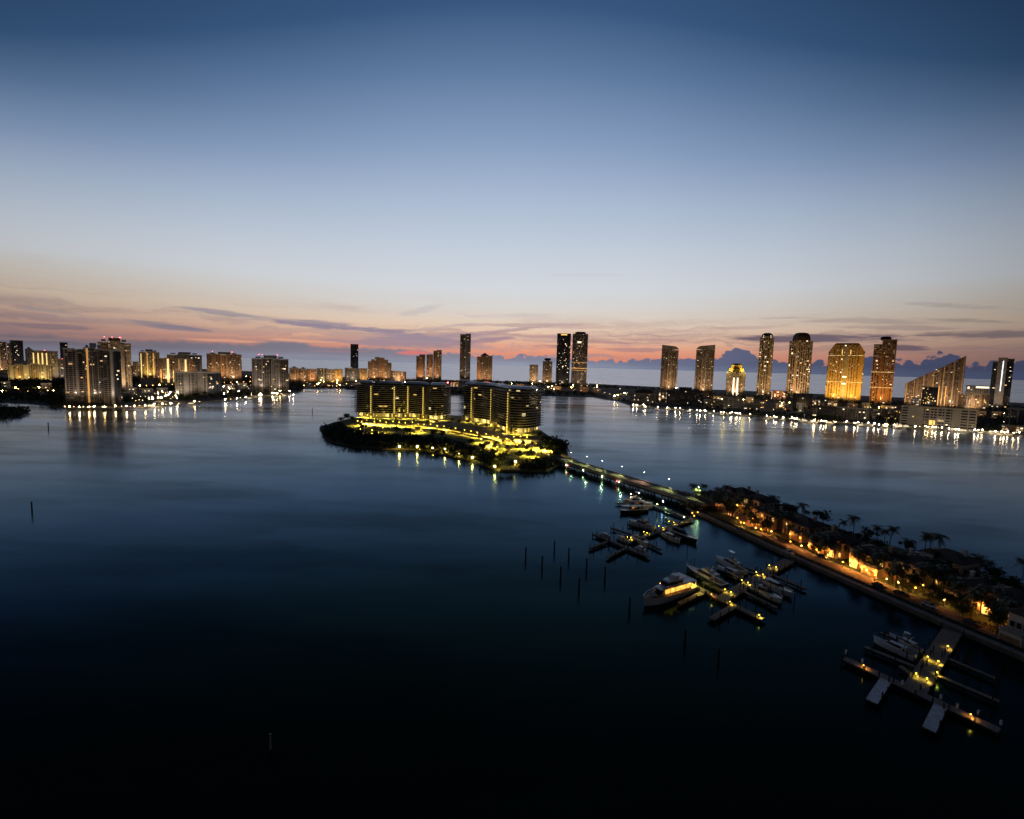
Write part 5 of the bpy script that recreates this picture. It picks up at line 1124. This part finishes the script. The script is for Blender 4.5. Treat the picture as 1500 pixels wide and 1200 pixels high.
# the big lit yacht
def big_yacht():
    t = thing('motor_yacht', 'big three deck yacht with amber lit saloon at the end of the long dock', 'yacht'); L = (at(943, 887) - at(1014, 862)).length; B = L * .235
    mb, S_ = hull_mb(L, B, L * .085, 18, .55); mb.build('hull', [M['white'], M['teak']], t); z = L * .088; h = L * .085
    mb = MB(); mb.taper((-L*.36, L*.22, B*.40, B*.26), z, (-L*.36, L*.18, B*.38, B*.24), z + h); mb.build('saloon', M['white'], t)
    for s in (-1, 1):
        for i in range(5):
            x0 = -L*.34 + i * L*.102; x1 = x0 + L*.082; f = lambda x: (B*.40 + (B*.26 - B*.40) * (x + L*.36) / (L*.58)) * .985 + .12
            mb = MB(); a = (x0, s*f(x0), z + h*.22); b_ = (x1, s*f(x1), z + h*.22)
            mb.face([a, b_, (x1, s*f(x1)*.965, z + h*.86), (x0, s*f(x0)*.965, z + h*.86)]); mb.face([(p[0], p[1] - s*.08, p[2]) for p in (a, b_, (x1, s*f(x1)*.965, z + h*.86), (x0, s*f(x0)*.965, z + h*.86))]); mb.build('saloon_window', W_['yachtlit'], t)
    mb = MB(); mb.taper((L*.185, L*.24, B*.235, B*.2), z + h*.3, (L*.15, L*.185, B*.23, B*.2), z + h*.98); mb.build('windshield', M['glass'], t)
    mb = MB(); mb.taper((-L*.45, L*.24, B*.46, B*.28), z + h + .02, (-L*.45, L*.23, B*.46, B*.27), z + h + .3); mb.build('upper_deck', M['white'], t)
    mb = MB(); mb.taper((-L*.2, L*.12, B*.34, B*.22), z + h + .32, (-L*.2, L*.06, B*.32, B*.2), z + h*1.9); mb.build('wheelhouse', M['white'], t)
    mb = MB(); mb.taper((-L*.17, L*.125, B*.345, B*.225), z + h*1.35, (-L*.17, L*.085, B*.335, B*.215), z + h*1.72); mb.build('wheelhouse_window', M['glass'], t)
    mb = MB(); mb.taper((-L*.3, L*.09, B*.38, B*.24), z + h*1.9 + .02, (-L*.3, L*.07, B*.37, B*.22), z + h*1.9 + .25); mb.build('sun_deck', M['white'], t)
    mb = MB(); mb.taper((-L*.12, -L*.02, B*.25, B*.22), z + h*2.02, (-L*.15, -L*.06, B*.2, B*.18), z + h*2.5); mb.build('radar_arch', M['white'], t)
    mb = MB(); mb.tube((-L*.1, 0, z + h*2.5), (-L*.12, 0, z + h*3.3), .09, .05, 6); mb.tube((-L*.11, -1.1, z + h*2.95), (-L*.11, 1.1, z + h*2.95), .06, None, 5); mb.build('mast', M['white'], t)
    for s in (-1, 1):
        for x in (-.44, -.3): mb = MB(); mb.tube((x*L, s*B*.42, z), (x*L, s*B*.42, z + h), .1, None, 6); mb.build('post', M['white'], t)
    mb = MB(); mb.bb(-L*.44, -L*.37, -B*.3, B*.3, z + h - .25, z + h - .12); mb.build('deck_light', L_['dock'], t)
    for x in (-.3, -.12, .06): 
        mb = MB(); mb.lathe([(0, -.12), (.16, 0), (0, .12)], 5); o = mb.build('side_light', L_['sconce'], t); o.location = (x*L, -B*.44, z + h*.95)
        mb = MB(); mb.lathe([(0, -.12), (.16, 0), (0, .12)], 5); o = mb.build('side_light', L_['sconce'], t); o.location = (x*L, B*.44, z + h*.95)
    mb = MB(); mb.bb(L*.3, L*.36, -.8, .8, z*1.25, z*1.25 + .5); mb.build('tender', M['canvas'], t)
    rails(S_, L, t, .9, .5); lay(t, (943, 888), (1013, 863))
big_yacht()
# boats along the far shores
def far_boat(kind):
    t = thing('moored_boat', 'x', 'boat', (0, 0, -500)); mb, S_ = hull_mb(11, 3.6, 1.5, 8); mb.build('hull', [M['white'], M['white']], t)
    mb = MB(); mb.taper((-3, 2.6, 1.4, .9), 1.6, (-3, 1.4, 1.3, .9), 3.2 + kind * .6); mb.build('cabin', M['white'], t)
    mb = MB(); mb.taper((-3.05, 2.4, 1.44, .95), 2.1, (-3.05, 2.0, 1.42, .94), 2.7); mb.build('window', W_['white'] if kind else M['glass'], t)
    if kind == 2: mb = MB(); mb.tube((0, 0, 3.2), (0, 0, 14), .16, .1, 6); mb.tube((-.1, 0, 5.2), (-4.5, 0, 5.4), .14, None, 5); mb.build('mast', M['white'], t)
    return t
FB = [far_boat(k) for k in range(3)]
for i in range(46):
    x = RN.uniform(925, 1495) if i < 38 else RN.uniform(190, 420); y = along(SHORE, x) + RN.uniform(1.2, 3.2); p = at(x, y)
    right = x > 500; k = RN.choice((0, 0, 1, 1, 2)) if right else RN.choice((0, 1))
    dup(FB[k], (p.x, p.y, 0), RN.uniform(-.5, .5) - math.atan2(p.x, p.y), RN.uniform(.8, 1.25), 'white boat moored along the far right shore' if right else 'white boat moored along the left shore', 'boats along the right shore' if right else 'boats along the left shore')
p = at(1317, 628); dup(FB[2], (p.x, p.y, 0), .3, 1.7, 'sailboat with tall pale mast left of the long grey apartment house', 'sailboat by the grey apartment house')

# ------------------------------------------------------------------ lamps of the far shores
def lamps(pts, key, label, group, h=5, r=.5, gz=GZ):
    nm = 'shore_light' if h < 5 else 'floodlight_mast' if h > 7 else 'street_lamp'
    ev = 2 if h < 5 else 3
    for i, (x, y) in enumerate(pts):
        k = key if isinstance(key, str) else RN.choice(key)
        st = len(pts) == 1 or i % ev == 0
        lamp(x, y, k + ('_s' if st else '_w'), label, group, h, (min(1.25, r * 1.5) if st else r * RN.choice((.45, .6, .75))), gz, nm)
lamps([(3, 573), (41, 573.5), (70, 572.5), (78, 573), (91, 575), (6, 576), (57, 568), (112 - 15, 584), (95, 596), (20, 547)], 'warm', 'warm lamp on the dark wooded left shore', 'lamps in the left woods', 6, .75)
lamps([(23, 569), (27, 570), (40, 562)], 'amber', 'orange lamp deep in the dark wooded left shore', 'orange lamps in the left woods', 6, .8)
lamps([(90, 547)], 'warm', 'large lamp high above the woods beside the dark triple tower', None, 14, 1.2)
lamps([(RN.uniform(184, 262), RN.uniform(573, 588)) for _ in range(44)], ('white', 'white', 'warm'), 'white lamp in the crowded car park behind the left shore', 'lamps in the left car park', 6, .48)
lamps([(x, along(SHORE, x) - RN.uniform(.8, 2)) for x in [102, 108, 116, 122, 130, 133, 138, 150, 153, 156, 169, 178, 185, 191, 197, 204, 213, 219, 226, 232, 238, 243, 250, 262, 285, 292, 330, 338, 347, 352, 360]], ('white', 'warm'), 'lamp at the water edge of the left shore', 'lamps on the left seawall', 3.5, .5)
lamps([(RN.uniform(326, 424), RN.uniform(563, 577)) for _ in range(34)], ('white', 'white', 'warm'), 'white lamp around the foot of the grey glass tower', 'lamps by the grey glass tower', 6, .55)
lamps([(RN.uniform(364, 432), RN.uniform(576, 579.5) - (0 if 1 else 0)) for _ in range(12)], 'white', 'lamp low on the shore before the grey glass tower', 'shore lamps by the grey glass tower', 3, .6)
lamps([(205 + i * 9.5, 565.5 - i * .36) for i in range(18)], 'amber', 'orange lamp standing in for the car light trail on the causeway behind the left shore', 'added causeway lamps', 6, .95)  # lamps added where passing cars leave an orange streak of light
lamps([(361, 552), (367, 553), (313, 535 + 20)], 'amber', 'orange lamp between the brown block and grey glass tower', 'orange lamps by the brown block', 8, 1.1)
lamps([(RN.uniform(440, 522), RN.uniform(557, 566)) for _ in range(26)], ('amber', 'yellow', 'warm'), 'gold lamp along the inlet road in front of the midrise row', 'gold lamps along the inlet', 6, .95)
lamps([(483.5, 551.5)], 'amber', 'large orange lamp in front of the pale midrise row', None, 12, 1.6)
lamps([(RN.uniform(523, 612), RN.uniform(556, 564)) for _ in range(14)], ('amber', 'warm', 'white'), 'lamp before the stepped brown cluster', 'lamps by the stepped cluster', 6, 1.0)
lamps([(577, 545)], 'cool', 'white dome light on top of the low block of lit windows', None, 33, 1.6)
lamps([(626, 554.5)], 'amber', 'large orange lamp at the foot of the orange trio', None, 10, 1.7)
lamps([(RN.uniform(640, 880), RN.uniform(557, 572)) for _ in range(52)], ('amber', 'warm', 'warm', 'white'), 'lamp among the dark trees of the beach strip behind the island', 'lamps on the beach strip', 6, .85)
lamps([(656, 561), (661, 562), (714, 560), (718, 561), (670, 559), (682, 558)], 'red', 'red light on the beach strip near the slim grey tower', 'red lights on the beach strip', 6, 1.0)
lamps([(RN.uniform(880, 935), RN.uniform(574, 581)) for _ in range(9)], ('yellow', 'white'), 'yellow lamp on the low beach park before the sea', 'lamps in the beach park', 6, .75)
lamps([(990.5, 568.5), (1008, 569), (908.5, 570)], 'white', 'bright white lamp above the dark blue waterfront block', 'bright lamps by the dark blue block', 16, 1.1)
lamps([(x, along(SHORE, x) - RN.uniform(.5, 2.6)) for x in sorted(RN.uniform(925, 1498) for _ in range(120))], ('white', 'white', 'warm', 'white'), 'white lamp along the boat docks of the right shore', 'lamps on the right shore docks', 3, .42)
lamps([(x, along(SHORE, x) - RN.uniform(10, 26)) for x in [RN.uniform(1030, 1320) for _ in range(40)]], ('amber', 'warm', 'warm', 'yellow'), 'orange lamp in the streets at the foot of the right towers', 'street lamps below the right towers', 6, .6)
lamps([(1222, 584.5), (1233, 585), (1250, 585.5)], 'yellow', 'gold light at the foot of the massive gold tower', 'lights below the gold tower', 5, 1.0)
lamps([(x, along(SHORE, x) - 1) for x in (1193, 1203)], 'warm', 'strong lamp on the water below the domed tower', 'strong lamps below the domed tower', 4, 1.2)
lamps([(RN.uniform(1440, 1495), RN.uniform(601, 620)) for _ in range(8)], ('warm', 'white'), 'lamp among dark trees at the right end of the shore', 'lamps at the right end', 5, .5)

# ------------------------------------------------------------------ far vegetation
canopy('wooded_shore', [(-30, 588), (0, 587), (50, 590), (92, 596), (97, 585), (92, 575), (60, 571), (0, 571), (-30, 572)], 330, 9, 1.7, 'dark belt of trees along the water on the left shore', 'trees', 14, 2.6)
canopy('wooded_shore', [(-30, 570), (0, 569), (60, 570), (92, 573), (98, 562), (96, 552), (70, 556), (30, 562), (0, 558), (-30, 560)], 420, 12, 2.6, 'dark woods behind the lamps of the left shore', 'woods', 13, 4)
canopy('wooded_shore', [(180, 577), (200, 565), (205, 556), (196, 556), (180, 565)], 70, 14, 2.2, 'dark trees right of the dark triple tower', 'trees', 14, 4)
canopy('tree_belt', [(180, 590), (262, 588), (330, 583), (330, 580), (262, 584), (180, 584)], 130, 6, 1.5, 'dark trees along the seawall before the car park', 'trees', 12, 2.2)
canopy('tree_belt', [(205, 572), (258, 572), (258, 568), (205, 569)], 90, 7, 1.8, 'dark trees between the causeway and the car park', 'trees', 12, 3)
canopy('tree_belt', [(322, 584), (372, 580), (372, 574), (335, 574), (322, 578)], 90, 7, 1.6, 'dark trees on the shore beside the grey midrise', 'trees', 12, 2.4)
canopy('tree_belt', [(320, 566), (370, 564), (370, 552), (356, 552), (330, 560)], 90, 9, 2.4, 'dark trees left of the grey glass tower', 'trees', 12, 4)
canopy('tree_belt', [(424, 577), (441, 572), (446, 566), (430, 560), (424, 566)], 80, 9, 1.9, 'dark trees on the point right of the grey glass tower', 'trees', 12, 3)
canopy('tree_belt', [(446, 568.5), (522, 570.5), (560, 573.5), (600, 575), (690, 578), (690, 574), (600, 571), (522, 567), (446, 567)], 240, 7, 2.0, 'dark belt of trees along the far side of the inlet', 'trees', 12, 3.4)
canopy('tree_belt', [(560, 573), (620, 575), (700, 578.5), (780, 579.5), (868, 581), (868, 576), (780, 573), (700, 571), (620, 567), (560, 564)], 420, 8, 2.1, 'dark trees along the bay side of the beach strip', 'trees', 12, 3.4)
canopy('tree_belt', [(580, 560), (640, 561), (760, 565), (900, 569), (980, 573.5), (980, 571.5), (900, 566.5), (760, 560), (640, 558), (580, 557.5)], 330, 9, 2.4, 'dark line of trees between the beach and the central towers', 'trees', 12, 4)
canopy('tree_belt', [(868, 581), (905, 587), (925, 591), (925, 588), (905, 584), (868, 578)], 60, 4, 1.2, 'low planting on the near edge of the beach park', 'shrubs', 12, 2)
canopy('tree_belt', [(1028, 600), (1060, 602), (1060, 590), (1040, 584), (1028, 588)], 90, 7, 1.5, 'dark trees right of the dark blue waterfront block', 'trees', 12, 2.5)
canopy('tree_belt', [(1040, 582), (1110, 586), (1200, 590), (1330, 596), (1330, 590), (1200, 584), (1110, 580), (1040, 577)], 300, 9, 1.9, 'dark trees at the foot of the right towers', 'trees', 12, 3)
canopy('tree_belt', [(1086, 608), (1190, 617), (1230, 618), (1230, 611), (1170, 608), (1086, 602)], 150, 6, 1.3, 'dark trees on the waterfront left of the grey three part block', 'trees', 12, 2)
canopy('tree_belt', [(1286, 622), (1316, 624), (1316, 608), (1290, 606)], 60, 8, 1.4, 'dark trees left of the long grey apartment house', 'trees', 12, 2.2)
canopy('tree_belt', [(1425, 630), (1470, 633), (1475, 612), (1440, 604), (1425, 604)], 130, 9, 1.4, 'dark trees right of the long grey apartment house', 'trees', 14, 2.2)
canopy('tree_belt', [(1320, 600), (1440, 606), (1520, 606), (1520, 594), (1440, 598), (1330, 594)], 160, 8, 1.6, 'dark trees behind the long grey apartment house', 'trees', 12, 2.6)
for i in range(46):
    x = RN.uniform(930, 1495); y = along(SHORE, x) - RN.uniform(2, 22)
    tree(x, y, RN.uniform(.8, 1.25), 'small dark tree near the docks of the right shore', 'trees near the right shore docks', 'tree' if i % 3 else 'palm', GZ)
for i in range(26):
    x = RN.uniform(700, 985); f = (x - 700) / 285; y = 562 + 11 * f + RN.uniform(-2, 3)
    tree(x, y, RN.uniform(.9, 1.4), 'palm silhouetted against the sea behind the central towers', 'palms on the ocean beach', 'palm', GZ)
for i in range(30):
    x = RN.uniform(184, 424); y = along(SHORE, x) - RN.uniform(1.5, 9)
    tree(x, y, RN.uniform(.8, 1.2), 'small tree among the lamps of the left shore', 'trees among the left shore lamps', 'tree' if i % 3 else 'palm', GZ)
px_strip('causeway', [(196, 566.5), (290, 563), (372, 560)], 16, 1.66, 'asphalt')
# the prototypes themselves are not part of the place
def drop(o):
    for c in list(o.children): drop(c)
    bpy.data.objects.remove(o)
for o in TREES + PALMS + FB: drop(o)
for o in sc.objects:
    for k in ('hh', 'ww', 'dd'):
        if k in o: del o[k]
sc.render.engine = 'CYCLES'
sc.cycles.use_denoising = True
sc.cycles.use_light_tree = True
sc.cycles.max_bounces = 5; sc.cycles.diffuse_bounces = 2; sc.cycles.glossy_bounces = 3
sc.cycles.sample_clamp_indirect = 5; sc.cycles.sample_clamp_direct = 0
sc.view_settings.view_transform = 'Standard'; sc.view_settings.look = 'None'
sc.view_settings.exposure = 0; sc.view_settings.gamma = 1
